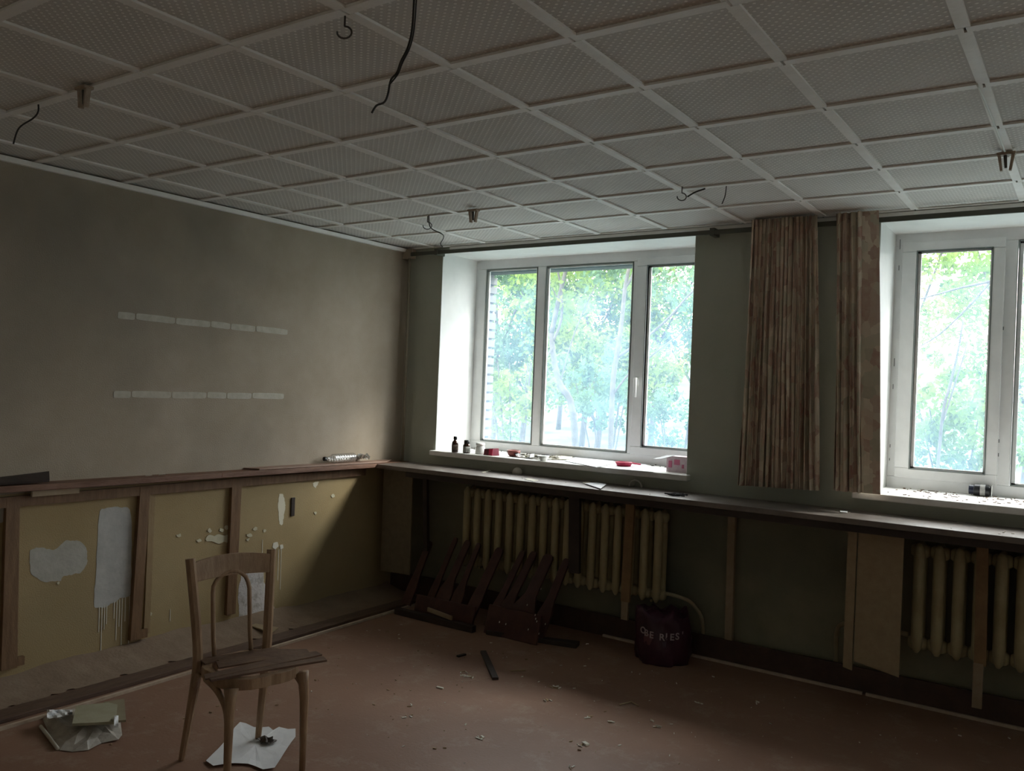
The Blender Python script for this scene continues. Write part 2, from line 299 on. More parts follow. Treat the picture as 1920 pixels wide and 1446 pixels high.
# bricks of the outer reveal at the left side of the left window
bk = MB().box((0, 0, 0), (0.036, 0.125, 0.058)).build('brick', M_brick, ww, bevel=0.003)
z = ZS + 0.062; k = 0
while z < 2.54:
    loc = (0.40, T - 0.132 + (0.004 if k % 2 else 0), z)
    if k == 0: bk.location = loc
    else: share('brick', bk, ww, loc).location.x += random.uniform(-0.003, 0.003)
    z += 0.075; k += 1

# ceiling tiles and laths
AX = [-0.215, 0.282, 0.791, 1.287, 1.776, 2.282, 2.793, 3.275, 3.775, 4.295, 4.80, 5.31, 5.82, 6.33, 6.84, 7.35, 7.86, 8.37, 8.88, 9.39]
BY = [-6.46, -5.96, -5.46, -4.96, -4.46, -3.96, -3.453, -2.963, -2.476, -1.968, -1.456, -1.003, -0.51, -0.03]
def tile_mesh(wx, wy, cx, cy):
    m = MB(); a = 0.004; x, y = wx / 2 - 0.004, wy / 2 - 0.004; z0, z1 = -0.008, 0.005
    vs = [(-x, -y, z1), (x, -y, z1), (x, y, z1), (-x, y, z1), (-x, -y, z0 + .004), (x, -y, z0 + .004), (x, y, z0 + .004), (-x, y, z0 + .004),
          (-x + a, -y + a, z0), (x - a, -y + a, z0), (x - a, y - a, z0), (-x + a, y - a, z0)]
    vs = [(a_ + cx, b_ + cy, c_ + H) for a_, b_, c_ in vs]
    m.add(vs, [(0, 1, 2, 3), (11, 10, 9, 8), (0, 4, 5, 1), (1, 5, 6, 2), (2, 6, 7, 3), (3, 7, 4, 0), (4, 8, 9, 5), (5, 9, 10, 6), (6, 10, 11, 7), (7, 11, 8, 4)]); return m
NT = 0
for j in range(len(BY) - 1):
    for i in range(len(AX) - 1):
        x0 = max(AX[i], 0.0); x1 = AX[i + 1]; y0, y1 = BY[j], BY[j + 1]
        if x1 > 6.4 and y0 < -2.0: continue            # far outside the picture
        o = tile_mesh(x1 - x0, y1 - y0, (x0 + x1) / 2, (y0 + y1) / 2).build('ceiling_tile', M_tile, ce, ((x0 + x1) / 2, (y0 + y1) / 2, H))
        NT += 1
LW = 0.019
for i in range(1, len(AX) - 1):
    for j in range(len(BY) - 1):
        if AX[i] > 6.4 and BY[j] < -2: continue
        x = AX[i] + random.uniform(-.004, .004); dx = random.uniform(-.004, .004)
        q = MB().slab([(x - LW, BY[j] + .020, H - .009), (x + LW, BY[j] + .020, H - .009), (x + dx + LW, BY[j + 1] - .020, H - .009), (x + dx - LW, BY[j + 1] - .020, H - .009)], (0, 0, -1), .0085)
        q.build('lath', M_lath, ce)
for j in range(1, len(BY)):
    for i in range(len(AX) - 1):
        if AX[i + 1] > 6.4 and BY[j] < -2: continue
        y = BY[j] + random.uniform(-.004, .004); dy = random.uniform(-.004, .004); x0 = max(AX[i], 0) + (0.004 if AX[i] > 0 else 0)
        q = MB().slab([(x0, y - LW, H - .009), (AX[i + 1] - .004, y + dy - LW, H - .009), (AX[i + 1] - .004, y + dy + LW, H - .009), (x0, y + LW, H - .009)], (0, 0, -1), .0085)
        q.build('lath', M_lath, ce)
tag(MB().slab([(0.001, RY, H - .045), (0.03, RY, H - .045), (0.045, RY, H - .022), (0.001, RY, H - .022)], (0, 1, 0), -RY - 0.02).build('trim_ceiling', M_lath), kind='structure')
tag(MB().box((0.45, -0.03, ZT + 0.012), (RX, -0.002, H - 0.022)).build('trim_window_head', M_lath), kind='structure')
# skirting
tag(MB().box((0.0, -0.066, 0), (RX, -0.048, 0.145)).box((0.0, -0.048, 0.0), (RX, -0.001, 0.012)).build('baseboard_window', M_base, bevel=0.003), kind='structure')

# ------------------------------------------------------------------ windows
def window(n, x0, x1, divs, z0=1.15, z1=2.69):
    """divs: list of (kind, glass_x0, glass_x1) ; kind 'fixed' or 'sash' (sash glass inset deeper, own frame)"""
    t = empty(f'window_{n}', ((x0 + x1) / 2, 0.45, z0), kind='structure')
    r = MB().box((x0 - .012, 0.002, ZS), (x0 + .003, 0.46, ZT)).box((x1 - .003, 0.002, ZS), (x1 + .012, 0.46, ZT)).box((x0 - .012, 0.002, ZT - .006), (x1 + .012, 0.46, ZT + .011))
    r.build('reveal_lining', M_white, t)
    f = MB(); ya, yb = 0.45, 0.515
    gl_z = {'fixed': (1.212, 2.612), 'sash': (1.262, 2.580)}
    f.box((x0, ya, z0 - .02), (x1, yb, 1.205)).box((x0, ya, 2.62), (x1, yb, ZT))
    edges = [x0 + 0.02]
    pos = x0
    for k, (kind, a, b) in enumerate(divs):
        m0 = a - (0.082 if kind == 'sash' else 0.008); f.box((pos, ya, 1.205), (m0, yb, 2.62)); pos = b + (0.062 if kind == 'sash' else 0.008)
    f.box((pos, ya, 1.205), (x1, yb, 2.62))
    f.build('window_frame', M_pvc, t, bevel=0.004)
    for kind, a, b in divs:
        za, zb = gl_z[kind]
        if kind == 'sash':
            s = MB(); A, B = a - .088, b + .066; C0, D0 = za - .062, zb + .058; y0, y1 = 0.436, 0.50
            s.box((A, y0, C0), (B, y1, za)).box((A, y0, zb), (B, y1, D0)).box((A, y0, za), (a, y1, zb)).box((b, y0, za), (B, y1, zb))
            so = s.build('window_sash', M_pvc, t, bevel=0.005)
            h = MB().box((A + .030, 0.428, 1.70), (A + .055, 0.436, 1.77)).tube([(A + .042, .43, 1.755), (A + .042, .395, 1.755)], .009).tube([(A + .042, .395, 1.762), (A + .046, .392, 1.69), (A + .05, .392, 1.62)], [.011, .010, .007])
            if not (n == 2 and a < 4): h.build('window_handle', M_white, so, smooth=True)
        y = 0.478
        g = MB(); e = .006
        g.box((a - e, 0.449 if kind == 'fixed' else 0.434, za - e), (b + e, 0.47, za)).box((a - e, 0.449 if kind == 'fixed' else 0.434, zb), (b + e, 0.47, zb + e))
        g.box((a - e, 0.449 if kind == 'fixed' else 0.434, za), (a, 0.47, zb)).box((b, 0.449 if kind == 'fixed' else 0.434, za), (b + e, 0.47, zb))
        g.build('gasket', M_bead, t)
        bd = MB().box((a, 0.462, za), (a + .018, .474, zb)).box((b - .010, 0.462, za), (b, .474, zb)).box((a, 0.462, za), (b, .474, za + .010)).box((a, 0.462, zb - .010), (b, .474, zb))
        bd.build('glazing_bead', M_pvc, t)
        MB().add([(a, y, za), (b, y, za), (b, y, zb), (a, y, zb)], [(0, 1, 2, 3)]).build('glass_pane', M_glass, t)
    return t
w1 = window(1, 0.36, 2.47, [('fixed', 0.470, 0.960), ('fixed', 1.052, 1.800), ('sash', 1.927, 2.34)])
w2 = window(2, 3.59, 5.70, [('sash', 3.721, 4.119), ('fixed', 4.256, 4.96), ('sash', 5.10, 5.57)])
w3 = window(3, 6.82, 8.93, [('sash', 6.95, 7.35), ('fixed', 7.49, 8.19), ('sash', 8.33, 8.80)])
def sill(t, x0, x1, xa, xb):
    m = MB().box((xa, -0.065, ZS), (xb, 0.0, ZS + .038)).box((x0, 0.0, ZS), (x1, 0.452, ZS + .038))
    return m.build('window_sill', M_sill, t, bevel=0.006)
m = MB()
for z_, h_ in ((2.60, .06), (2.47, .03), (1.88, .05), (1.74, .03), (1.38, .02), (1.30, .015)): m.box((3.618 - .01 * (2.6 - z_), .4325, z_), (3.622 - .01 * (2.6 - z_), .436, z_ + h_))
for z_ in (1.45, 1.37, 2.1): m.box((4.186, .4325, z_), (4.191, .436, z_ + .02))
m.build('frame_scuffs', M_bead, w2)['kind'] = 'stuff'
sill(w1, .36, 2.47, .352, 2.50); sill(w2, 3.59, 5.70, 3.505, 5.76); sill(w3, 6.82, 8.93, 6.76, 8.99)

# ------------------------------------------------------------------ garden outside
def ground_z(x, y): return -0.35 + 0.075 * max(0, y - 3) + 0.12 * math.sin(x * .6) * math.sin(y * .4)
g = sheet(lambda u, v: (lambda x, y: (x, y, ground_z(x, y)))(-45 + u * 75, 0.66 + v * v * 60), 60, 50)
tag(g.build('garden_lawn', M_grass, smooth=True), kind='structure')
def leaves(pts, size, mat_, name, parent, loc=None):
    n = len(pts); d1 = rng.normal(size=(n, 3)); d1 /= np.linalg.norm(d1, axis=1)[:, None]; d2 = rng.normal(size=(n, 3)); d2 -= d1 * (d1 * d2).sum(1)[:, None]; d2 /= np.linalg.norm(d2, axis=1)[:, None]
    s = size * rng.uniform(.6, 1.3, (n, 1)); v = np.stack([pts - d1 * s, pts + d2 * s * .5, pts + d1 * s, pts - d2 * s * .5], 1).reshape(-1, 3)
    off = Vector((0, 0, 0)); p = parent
    while p is not None: off += p.location; p = p.parent
    v = v - np.array(off)
    me = bpy.data.meshes.new(name); me.vertices.add(4 * n); me.vertices.foreach_set('co', v.ravel().astype(np.float32)); me.loops.add(4 * n); me.loops.foreach_set('vertex_index', np.arange(4 * n, dtype=np.int32))
    me.polygons.add(n); me.polygons.foreach_set('loop_start', np.arange(0, 4 * n, 4, dtype=np.int32)); me.materials.append(mat_); me.update(calc_edges=True)
    o = bpy.data.objects.new(name, me); COL.objects.link(o); o.parent = parent; o['kind'] = 'stuff'; return o
def blob(c, r, n): 
    d = rng.normal(size=(n, 3)); d /= np.linalg.norm(d, axis=1)[:, None]; rr = rng.uniform(0.35, 1, (n, 1)) ** .6
    return np.array(c) + d * rr * np.array(r)
def clumps(c, r, k, per, cr):
    cs = blob(c, r, k); return np.concatenate([blob(q, (cr * random.uniform(.5, 1.3),) * 3, per) for q in cs])
def tree(paths, crowns, label, group, lm=M_leaf, size=.05):
    b = Vector(paths[0][0][0]); b.z = ground_z(b.x, b.y); t = empty('tree', b, label, 'tree', group)
    m = MB()
    for pts, r0, r1 in paths:
        n = len(pts); m.tube(smoothpts(pts, 4), [(r0 + (r1 - r0) * i / (4 * n - 4)) * .62 for i in range(4 * n - 3)], 8)
    m.build('trunk', M_bark, t, smooth=True)
    pts = np.concatenate([clumps(*c) for c in crowns]); leaves(pts, size, lm, 'foliage', t); return t
def P(px, py, y): return at(px, py, 1, y)
def root(px, py, y): v = P(px, py, y); return Vector((v.x, v.y, ground_z(v.x, v.y) - .1))
Y = 5.0
tree([([root(1092, 800, Y), P(1075, 778, Y), P(1050, 720, Y), P(1038, 670, Y), P(1034, 625, Y)], .085, .06), ([P(1034, 625, Y), P(1048, 560, Y), P(1062, 500, Y), P(1072, 430, Y)], .06, .035),
      ([P(1037, 640, Y), P(1052, 600, Y), P(1053, 550, Y), P(1045, 505, Y), P(1030, 450, Y)], .035, .02), ([P(1037, 650, Y), P(1024, 672, Y - .2), P(1012, 700, Y - .3)], .03, .015), ([P(1050, 720, Y), P(1072, 640, Y), P(1100, 570, Y), P(1135, 500, Y)], .018, .008), ([P(1045, 560, Y), P(1032, 530, Y), P(1028, 500, Y)], .015, .007), ([P(1060, 745, Y), P(1030, 700, Y), P(1010, 640, Y)], .016, .007)],
     [(P(1040, 540, Y + .4), (.9, .6, .7), 26, 45, .2), (P(1100, 480, Y + .3), (1.0, .6, .4), 26, 45, .2)], 'forked bare-stemmed tree seen through the middle pane of the left window, at its left edge', None)
tree([([root(1150, 790, 4.2), P(1148, 740, 4.2), P(1158, 660, 4.2), P(1166, 600, 4.2), P(1172, 540, 4.2), P(1184, 480, 4.2)], .06, .035), ([P(1168, 545, 4.2), P(1182, 525, 4.2), P(1194, 490, 4.2)], .03, .018),
      ([P(1150, 740, 4.2), P(1180, 700, 4.2), P(1215, 672, 4.2), P(1262, 636, 4.2), P(1310, 604, 4.2)], .022, .012), ([P(1158, 670, 4.2), P(1215, 630, 4.2), P(1255, 595, 4.2), P(1290, 555, 4.2), P(1320, 530, 4.2)], .03, .016)],
     [(P(1165, 480, 4.8), (.7, .4, .35), 14, 40, .18), (P(1290, 520, 4.8), (.8, .4, .4), 12, 40, .16), (P(1150, 700, 4.6), (.35, .3, .45), 12, 40, .15)], 'slim tree with long slanting branches behind the right half of the left window', None, M_leaf2)
tree([([root(1750, 900, 4.6), P(1765, 800, 4.6), P(1782, 720, 4.6), P(1798, 650, 4.6), P(1806, 600, 4.6)], .03, .012), ([P(1765, 800, 4.6), P(1800, 690, 4.6), P(1815, 640, 4.6)], .016, .008),
      ([P(1960, 470, 4.6), P(1880, 520, 4.6), P(1800, 540, 4.6), P(1722, 562, 4.6)], .03, .012), ([P(1880, 500, 4.6), P(1830, 560, 4.6), P(1770, 620, 4.6), P(1725, 650, 4.6)], .022, .01)],
     [(P(1735, 480, 5), (.35, .4, .3), 7, 30, .15), (P(1790, 760, 5.2), (.7, .4, .35), 18, 40, .2), (P(1905, 560, 5), (.3, .3, .8), 10, 30, .2)], 'young thin tree seen through the narrow pane of the right window', None, M_leaf)
# dense belt behind
bl = 'bushy green garden tree'
WH = {(930, 560): 'nearest behind the left pane of the left window', (985, 620): 'farther back behind the left pane', (1100, 560): 'behind the middle pane at mid height', (1230, 540): 'behind the right pane of the left window', (1060, 470): 'tallest, far behind the top of the middle pane', (1300, 610): 'far back at the right edge of the left window', (1700, 520): 'behind the top left of the right window', (1930, 560): 'at the right edge of the picture', (1120, 690): 'low and broad, behind the foot of the middle pane'}
for (px, py, y, r, k) in [(930, 560, 9, (1.6, 1.2, 1.6), 80), (985, 620, 12, (2.2, 1.5, 1.8), 80), (1100, 560, 11, (2.0, 1.5, 1.9), 90), (1230, 540, 12, (2.0, 1.5, 1.5), 60), (1060, 470, 15, (3.2, 1.5, 1.7), 80),
                          (1300, 610, 15, (2.2, 1.5, 1.3), 50), (1700, 520, 13, (1.3, 1.5, 2.0), 35), (1930, 560, 10, (1.3, 1.3, 2.4), 55), (1120, 690, 9, (1.6, .8, .7), 60)]:
    c = P(px, py, y); rt = Vector((c.x, c.y, ground_z(c.x, c.y) - .1)); gs = f'{bl}, {WH[(px, py)]}'
    tree([([rt, rt.lerp(c, .5) + Vector((.1, 0, 0)), c], .12, .05), ([rt.lerp(c, .6), c + Vector((r[0] * .6, 0, r[2] * .5))], .05, .02), ([rt.lerp(c, .5), c + Vector((-r[0] * .6, 0, r[2] * .4))], .05, .02)],
         [(c, r, int(k * 1.5), 85, .36)], gs, 'dense trees at the back of the garden', M_leaf if (int(px) % 3) else M_leaf2, .058)
def bush(px, py, y, r, k, label, group=None, lm=M_leaf2):
    c = P(px, py, y); gz = ground_z(c.x, c.y); t = empty('bush', (c.x, c.y, gz), label, 'bush', group)
    m = MB()
    for a in range(6):
        q = Vector((c.x + r[0] * .6 * math.cos(a * 1.1), c.y + r[1] * .5 * math.sin(a * 1.3), gz + (c.z - gz) * 1.2)); m.tube([(c.x, c.y, gz - .05), (Vector((c.x, c.y, gz)) + q) / 2 + Vector((.05, 0, 0)), q], [.016, .012, .006], 5)
    m.build('stems', M_bark, t); leaves(clumps(c, r, k, 45, .16), .04, lm, 'foliage', t)
bush(960, 740, 3.4, (.42, .5, .5), 40, 'tall shrub close outside the left pane of the left window', lm=M_leaf)
bush(1130, 745, 6.0, (.7, .5, .45), 36, 'loose shrub at the foot of the trees behind the middle pane')
bush(1260, 790, 6.5, (.7, .5, .45), 30, 'low rounded shrub outside the right pane of the left window')
bush(1780, 810, 5.6, (1.0, .5, .5), 60, 'low bright shrub outside the narrow pane of the right window', lm=M_leaf)

# ------------------------------------------------------------------ left wall: ledge, studs, plaster
lt = empty('wall_ledge', (0.06, -2.6, 1.0), 'long narrow red-brown wooden ledge along the left wall above the ochre paint', 'ledge')
def zl(y): return 1.032 + 0.010 * max(0, -y) * 0.9
m = MB(); ys = [-5.2, -3.2, -1.8, -0.02]
for a, b in zip(ys, ys[1:]): m.slab([(0.002, a, zl(a) - .035), (0.115, a, zl(a) - .035), (0.115, b, zl(b) - .035), (0.002, b, zl(b) - .035)], (0, 0, 1), .033)
m.build('ledge_board', M_ledge, lt, bevel=.003)
MB().slab([(0.002, -1.55, zl(-1.55)), (0.105, -1.50, zl(-1.5)), (0.122, -0.30, zl(-.3)), (0.002, -.10, zl(-.1))], (0, 0, 1), .010).build('thin_board', mat('pinkish_brown_wood', (.26, .16, .12), .6, (.34, .23, .18), 5, .2, 40, stretch=(6, 1, 6)), lt, bevel=.002)
MB().box((0.002, -5.2, .935), (0.028, -0.42, .99)).build('ledge_batten', M_stud, lt)
MB().bar((0.05, -2.93, 1.0), (0.05, -2.68, 1.0), .03, .016, (0, 0, 1)).build('pale_splint', M_pale, lt)
b = MB().slab([(0.01, -3.25, 1.072), (0.10, -3.3, 1.064), (0.105, -2.87, 1.064), (0.02, -2.83, 1.10)], (.3, 0, 1), .012).build('board_offcut', M_dark, loc=(0.05, -3.05, 1.06))
tag(b, 'dark tilted board offcut lying on the left end of the wall ledge', 'board')
for k, (ya, yb, y0b, y1b, zb, xo, lab) in enumerate([(-3.045, -2.977, -3.038, -2.956, .09, .028, 'vertical brown stud on the ochre wall, nearest the left edge of the picture'),
                                   (-2.300, -2.234, -2.325, -2.262, .085, .030, 'vertical brown stud just right of the tall white plaster patch'),
                                   (-1.652, -1.575, -1.655, -1.585, .10, .028, 'vertical brown stud behind the chair back')]):
    m = MB().slab([(0.001, ya, .985), (0.001, yb, .985), (0.001, y1b, zb), (0.001, y0b, zb)], (1, 0, 0), xo)
    o = m.build('stud', M_stud, loc=(0.015, (ya + yb) / 2, zb), bevel=.002); tag(o, lab, 'stud', 'brown studs on the left wall')
o = MB().box((0.001, -2.228, .10), (0.012, -2.19, .985)).build('stud_strip', mat('light_brown_wood', (.27, .19, .10), .7, (.32, .23, .13), 9, .2, 40, stretch=(6, 6, 1)), loc=(0.006, -2.21, .1)); tag(o, 'thin light brown strip beside the middle wall stud', 'strip')
o = MB().box((0.001, -2.262, .085), (0.030, -2.215, .135)).build('wood_block', M_stud, loc=(0.015, -2.23, .085)); tag(o, 'small brown wood block at the foot of the middle wall stud', 'block')
o = MB().box((0.001, -2.955, .095), (0.026, -2.92, .14)).build('wood_block', M_stud, loc=(0.015, -2.93, .095)); tag(o, 'small brown wood block at the foot of the leftmost wall stud', 'block')
o = MB().box((0.001, -1.133, .69), (0.012, -1.10, .822)).build('wood_peg', M_dark, loc=(0.006, -1.115, .69), bevel=.004); tag(o, 'short dark wooden peg fixed upright on the ochre wall', 'peg')
def patch(poly, name, mt, t=.0012, jit=.006, sub=7, parent=None):   # ragged flat patch on the left wall, poly of (y, z)
    pts = []
    for i, (a, b) in enumerate(zip(poly, poly[1:] + poly[:1])):
        for k in range(sub):
            u = k / sub; pts.append((a[0] + (b[0] - a[0]) * u + wob(i + u * 3, 1) * jit, a[1] + (b[1] - a[1]) * u + wob(i + u * 3, 2) * jit))
    n_ = len(pts); pts = [((pts[i - 1][0] + 2 * pts[i][0] + pts[(i + 1) % n_][0]) / 4, (pts[i - 1][1] + 2 * pts[i][1] + pts[(i + 1) % n_][1]) / 4) for i in range(n_)]
    rj = random.Random(len(poly) * 7 + int(poly[0][0] * 1000)); e_ = .0022 if len(poly) > 5 else .0035
    if t < .002 or t > .0035: pts = [(y + rj.uniform(-e_, e_), z + rj.uniform(-e_, e_)) for y, z in pts]
    m = MB().slab([(0.0005, y, z) for y, z in pts], (1, 0, 0), t); return m.build(name, mt, wl if parent is None else parent)
def pw(*px): return [(lambda v: (v.y, v.z))(at(x, y, 0, 0)) for x, y in px]
# two rows of white plaster left by shelves
for nm, (a, b) in (('u', ((220, 584), (540, 618))), ('l', ((212, 733), (533, 738)))):
    A, B = at(*a, 0, 0), at(*b, 0, 0); n = 6; cuts = [0, .09, .3, .5, .62, .78, 1.0]
    for q in range(n):
        u0, u1 = cuts[q] + .003, cuts[q + 1] - .003; p0 = A.lerp(B, u0); p1 = A.lerp(B, u1)
        patch([(p0.y, p0.z + .003 * (q % 2)), (p1.y, p1.z), (p1.y, p1.z - .040), (p0.y, p0.z - .042 + .004 * (q % 2))], 'plaster_strip', mat('pale_plaster_line', (.50, .47, .41), .9, (.42, .39, .33), 20) if (nm == 'u' and q == 0) else bpy.data.materials['pale_plaster_line'], .002, .0025, 6)
patch(pw((56, 1030), (75, 1026), (100, 1032), (125, 1013), (150, 1014), (163, 1030), (163, 1060), (150, 1075), (120, 1080), (112, 1090), (80, 1092), (56, 1075)), 'plaster_patch', M_plaster, jit=.004)
patch(pw((186, 955), (215, 950), (245, 952), (247, 1050), (244, 1118), (225, 1122), (210, 1132), (193, 1140), (176, 1140), (180, 1060)), 'plaster_patch', mat('whitish_plaster', (.50, .50, .48), .9, (.38, .38, .37), 7, .12, 50), jit=.005)
patch(pw((-10, 938), (14, 936), (14, 965), (4, 982), (-10, 975)), 'plaster_patch', M_plaster, jit=.003)
patch(pw((523, 926), (530, 926), (535, 945), (533, 962), (529, 985), (524, 984), (521, 950)), 'plaster_patch', mat('cream_plaster', (.72, .68, .55), .9), jit=.003)
MF = mat('cream_flake', (.52, .49, .36), .9, (.62, .58, .44), 20)
for q in [((385, 1008), (392, 1002), (402, 1006), (410, 1001), (420, 1005), (428, 1003), (434, 1010), (430, 1018), (418, 1016), (408, 1020), (396, 1014), (386, 1016)), ((367, 1012), (376, 1010), (378, 1016), (370, 1017)), ((388, 992), (394, 990), (398, 997), (392, 1001)),
          ((412, 990), (420, 993), (417, 999), (410, 996)), ((422, 985), (431, 986), (428, 994), (421, 993)), ((330, 1003), (338, 1001), (340, 1006), (333, 1008)), ((462, 1002), (470, 999), (474, 1006), (465, 1009)), ((473, 990), (481, 987), (483, 993), (475, 996)), ((492, 994), (498, 992), (499, 997), (494, 998)),
          ((462, 1010), (468, 1009), (467, 1014), (461, 1014)), ((620, 928), (627, 926), (627, 932), (621, 933)), ((588, 960), (593, 959), (594, 964), (589, 965)), ((104, 1092), (112, 1091), (110, 1098)), ((278, 1150), (284, 1148), (285, 1155), (279, 1156))]:
    patch(pw(*q), 'plaster_flake', MF, .004, .0025, 3)
patch(pw((586, 905), (598, 903), (592, 915), (588, 913)), 'plaster_patch', bpy.data.materials['cream_plaster'], jit=.003)
patch(pw((452, 1075), (492, 1070), (496, 1095), (505, 1110), (512, 1130), (515, 1150), (480, 1168), (450, 1172), (446, 1120)), 'plaster_patch', mat('lilac_white_plaster', (.62, .60, .60), .9, (.44, .42, .40), 16, .5, 60, contrast=(.5, .6)), jit=.006)
patch(pw((512, 1018), (520, 1016), (522, 1024), (516, 1030), (510, 1027)), 'plaster_patch', M_drip, .003, .001); patch(pw((524, 1022), (530, 1021), (531, 1028), (525, 1030)), 'plaster_patch', M_drip, .003, .001)
m = MB()
for x, y0, y1 in [(186, 1138, 1185), (191, 1138, 1222), (196, 1136, 1180), (200, 1134, 1170), (214, 1128, 1160), (219, 1126, 1200), (224, 1124, 1175), (229, 1122, 1215), (235, 1120, 1165), (243, 1118, 1210),
                  (492, 1012, 1055), (494, 1070, 1110), (500, 1075, 1120), (516, 1030, 1095), (522, 1030, 1088), (527, 1030, 1105), (319, 1142, 1165)]:
    a = at(x, y0, 0, 0); b = at(x, y1, 0, 0); m.bar((0.002, a.y, a.z), (0.002, a.y + (b.y - a.y) * .3, b.z), .0042, .0015, (0, 1, 0))
m.build('paint_drips', M_drip, wl)['kind'] = 'stuff'
# ragged crust of plaster at the foot of the left wall
def crust(u, v):
    y = -4.4 + u * 4.3; h = .055 + .012 * math.sin(y * 2.3) + .006 * math.sin(y * 9.1 + 1); x = 0.002 + v * (.30 if v < .5 else .34) * (1 - .15 * wob(y * 5, 1)); return (x, y, max(.003, h * (1 - v) ** 2.2 + .004 * math.sin(y * 23 + v * 9) * math.sin(v * 11 + y * 7) * (1 - v) + .006))
o = sheet(crust, 160, 8).build('plaster_rubble', mat('dusty_plaster_rubble', (.22, .155, .11), .95, (.28, .21, .15), 5, .35, 60, detail=8), smooth=True, loc=(0.1, -2.3, 0)); tag(o, 'dusty brown drift of plaster rubble along the foot of the left wall', 'rubble', kind='stuff')
o = MB().slab([(0.37, -4.4, .0), (0.50, -4.4, .0), (0.475, -0.15, .0), (0.36, -0.15, .0)], (0, 0, 1), .022).build('floor_board', mat('dark_floor_board', (.085, .05, .035), .65, (.13, .08, .055), 7, .3, 40, stretch=(6, 1, 6)), loc=(0.42, -2.2, 0), bevel=.003); tag(o, 'long dark board lying on the floor parallel to the left wall', 'board')
# floor edge strips
M_strip = mat('pale_edge_strip', (.52, .43, .34), .6, (.42, .33, .25), 20)
for pts, lab in [([(0.568, -4.4), (0.562, -3.0), (0.535, -1.7), (0.500, -0.12)], 'pale floor edge strip running along the left wall'), ([(2.49, -0.078), (3.0, -0.078), (3.605, -0.078)], 'pale floor edge strip between the purple bag and the gap in the strip'),
                 ([(3.625, -0.078), (4.4, -0.079), (6.5, -0.08)], 'pale floor edge strip under the right radiator'), ([(1.95, -0.078), (2.26, -0.078)], 'short pale floor strip left of the purple bag')]:
    m = MB()
    for a, b in zip(pts, pts[1:]): m.bar((*a, .008), (*b, .008), .018, .015, (1, 0, 0) if abs(a[0] - b[0]) < .1 and abs(a[1] - b[1]) > .3 else (0, 1, 0))
    o = m.build('edge_strip', M_strip, loc=(*pts[0], 0)); tag(o, lab, 'floor strip', 'floor edge strips')
o = MB().slab([at(462, 1178, 2, .004), at(475, 1176, 2, .004), at(522, 1184, 2, .004), at(508, 1194, 2, .004)], (0, 0, 1), .006).build('fibreboard_scrap', M_beige, loc=at(490, 1183, 2, 0)); o.location.z = .02; tag(o, 'small pale scrap of board on the floor behind the chair back', 'scrap')

# ------------------------------------------------------------------ counter along the window wall
ct = empty('counter', (4.7, -0.2, 0.0), 'long worn dark counter shelf running under both windows', 'counter')
MB().slab([(0.002, -0.002, .995), (RX - .01, -0.002, .995), (RX - .01, -0.395, .995), (0.10, -0.395, .995), (0.10, -0.335, .995), (0.002, -0.33, .995)], (0, 0, 1), .032).build('counter_top', M_counter, ct, bevel=.003)
MB().box((0.4, -0.385, .955), (RX - .1, -0.36, .995)).build('counter_rail', M_dark, ct)
MB().box((2.96, -0.335, .975), (3.50, -0.30, .994)).build('support_lath', M_pale, ct)
MB().bar((0.50, -.27, .995), (0.52, -.25, .40), .036, .03).build('leg', M_dark, ct)
MB().bar((1.80, -.27, .995), (1.82, -.27, .44), .080, .03).build('leg', M_dark, ct)
MB().bar((2.185, -.215, .995), (2.175, -.215, .30), .060, .022, m=0).build('leg', M_posto, ct)
MB().box((2.152, -.228, .185), (2.198, -.205, .30)).build('leg', M_postc, ct)
MB().bar((2.800, -.045, .995), (2.812, -.045, .0), .046, .03).build('leg', M_postc, ct)
MB().bar((4.185, -.215, .995), (4.195, -.215, .33), .055, .022).build('leg', M_posto, ct)
MB().box((4.165, -.228, .11), (4.21, -.205, .34)).build('leg', M_postc, ct)
MB().slab([(3.600, -.30, .245), (3.828, -.30, .205), (3.828, -.30, .994), (3.600, -.30, .994)], (0, 1, 0), .010).build('hung_panel', M_beige, ct)
MB().slab([(3.545, -.30, .20), (3.592, -.30, .19), (3.592, -.30, .994), (3.545, -.30, .994)], (0, 1, 0), .012).build('hung_panel', M_beige, ct)
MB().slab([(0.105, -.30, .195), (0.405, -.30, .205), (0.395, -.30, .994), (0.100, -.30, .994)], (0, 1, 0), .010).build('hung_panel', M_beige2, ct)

# ------------------------------------------------------------------ radiators
def sect_mesh(r):
    m = MB(); zt, zb = .905, .315
    for y in (-.155, -.075):   # front and rear water columns, rounded and slightly pointed at top and bottom
        m.tube([(0, y, zb), (0, y, zb + .02), (0, y, zb + .06), (0, y, zt - .06), (0, y, zt - .02), (0, y, zt)], [.008, .020, .027, .027, .021, .010], 8, flat=1.25)
    m.box((-.006, -.15, zb + .05), (.006, -.08, zt - .05))                    # web between the columns
    for z in (zb + .045, zt - .045): m.tube([(-.046, -.115, z), (-.03, -.115, z), (.03, -.115, z), (.046, -.115, z)], [.026, .036, .036, .026], 10)
    return m
def radiator(x0, n, label):
    t = empty('radiator', (x0 + n * .0483, -.115, .3), label, 'radiator', 'cast iron radiators'); first = None
    for i in range(n):
        if first is None:
            m = sect_mesh(0); m.v = [(x + x0, y, z) for x, y, z in m.v]; first = m.build('section', M_rad, t, smooth=True)
        else: share('section', first, t, (i * .0965, 0, 0))
    for xx in (x0 + .1, x0 + n * .0965 - .15):
        MB().tube([(xx, -.11, .31), (xx, -.05, .31), (xx, -.001, .33)], .009).build('wall_bracket', M_rad, t)
    return t
r1 = radiator(0.815, 17, 'cream cast iron radiator under the left window behind the maroon boards')
r2 = radiator(3.885, 13, 'cream cast iron radiator under the right window right of the beige panel')
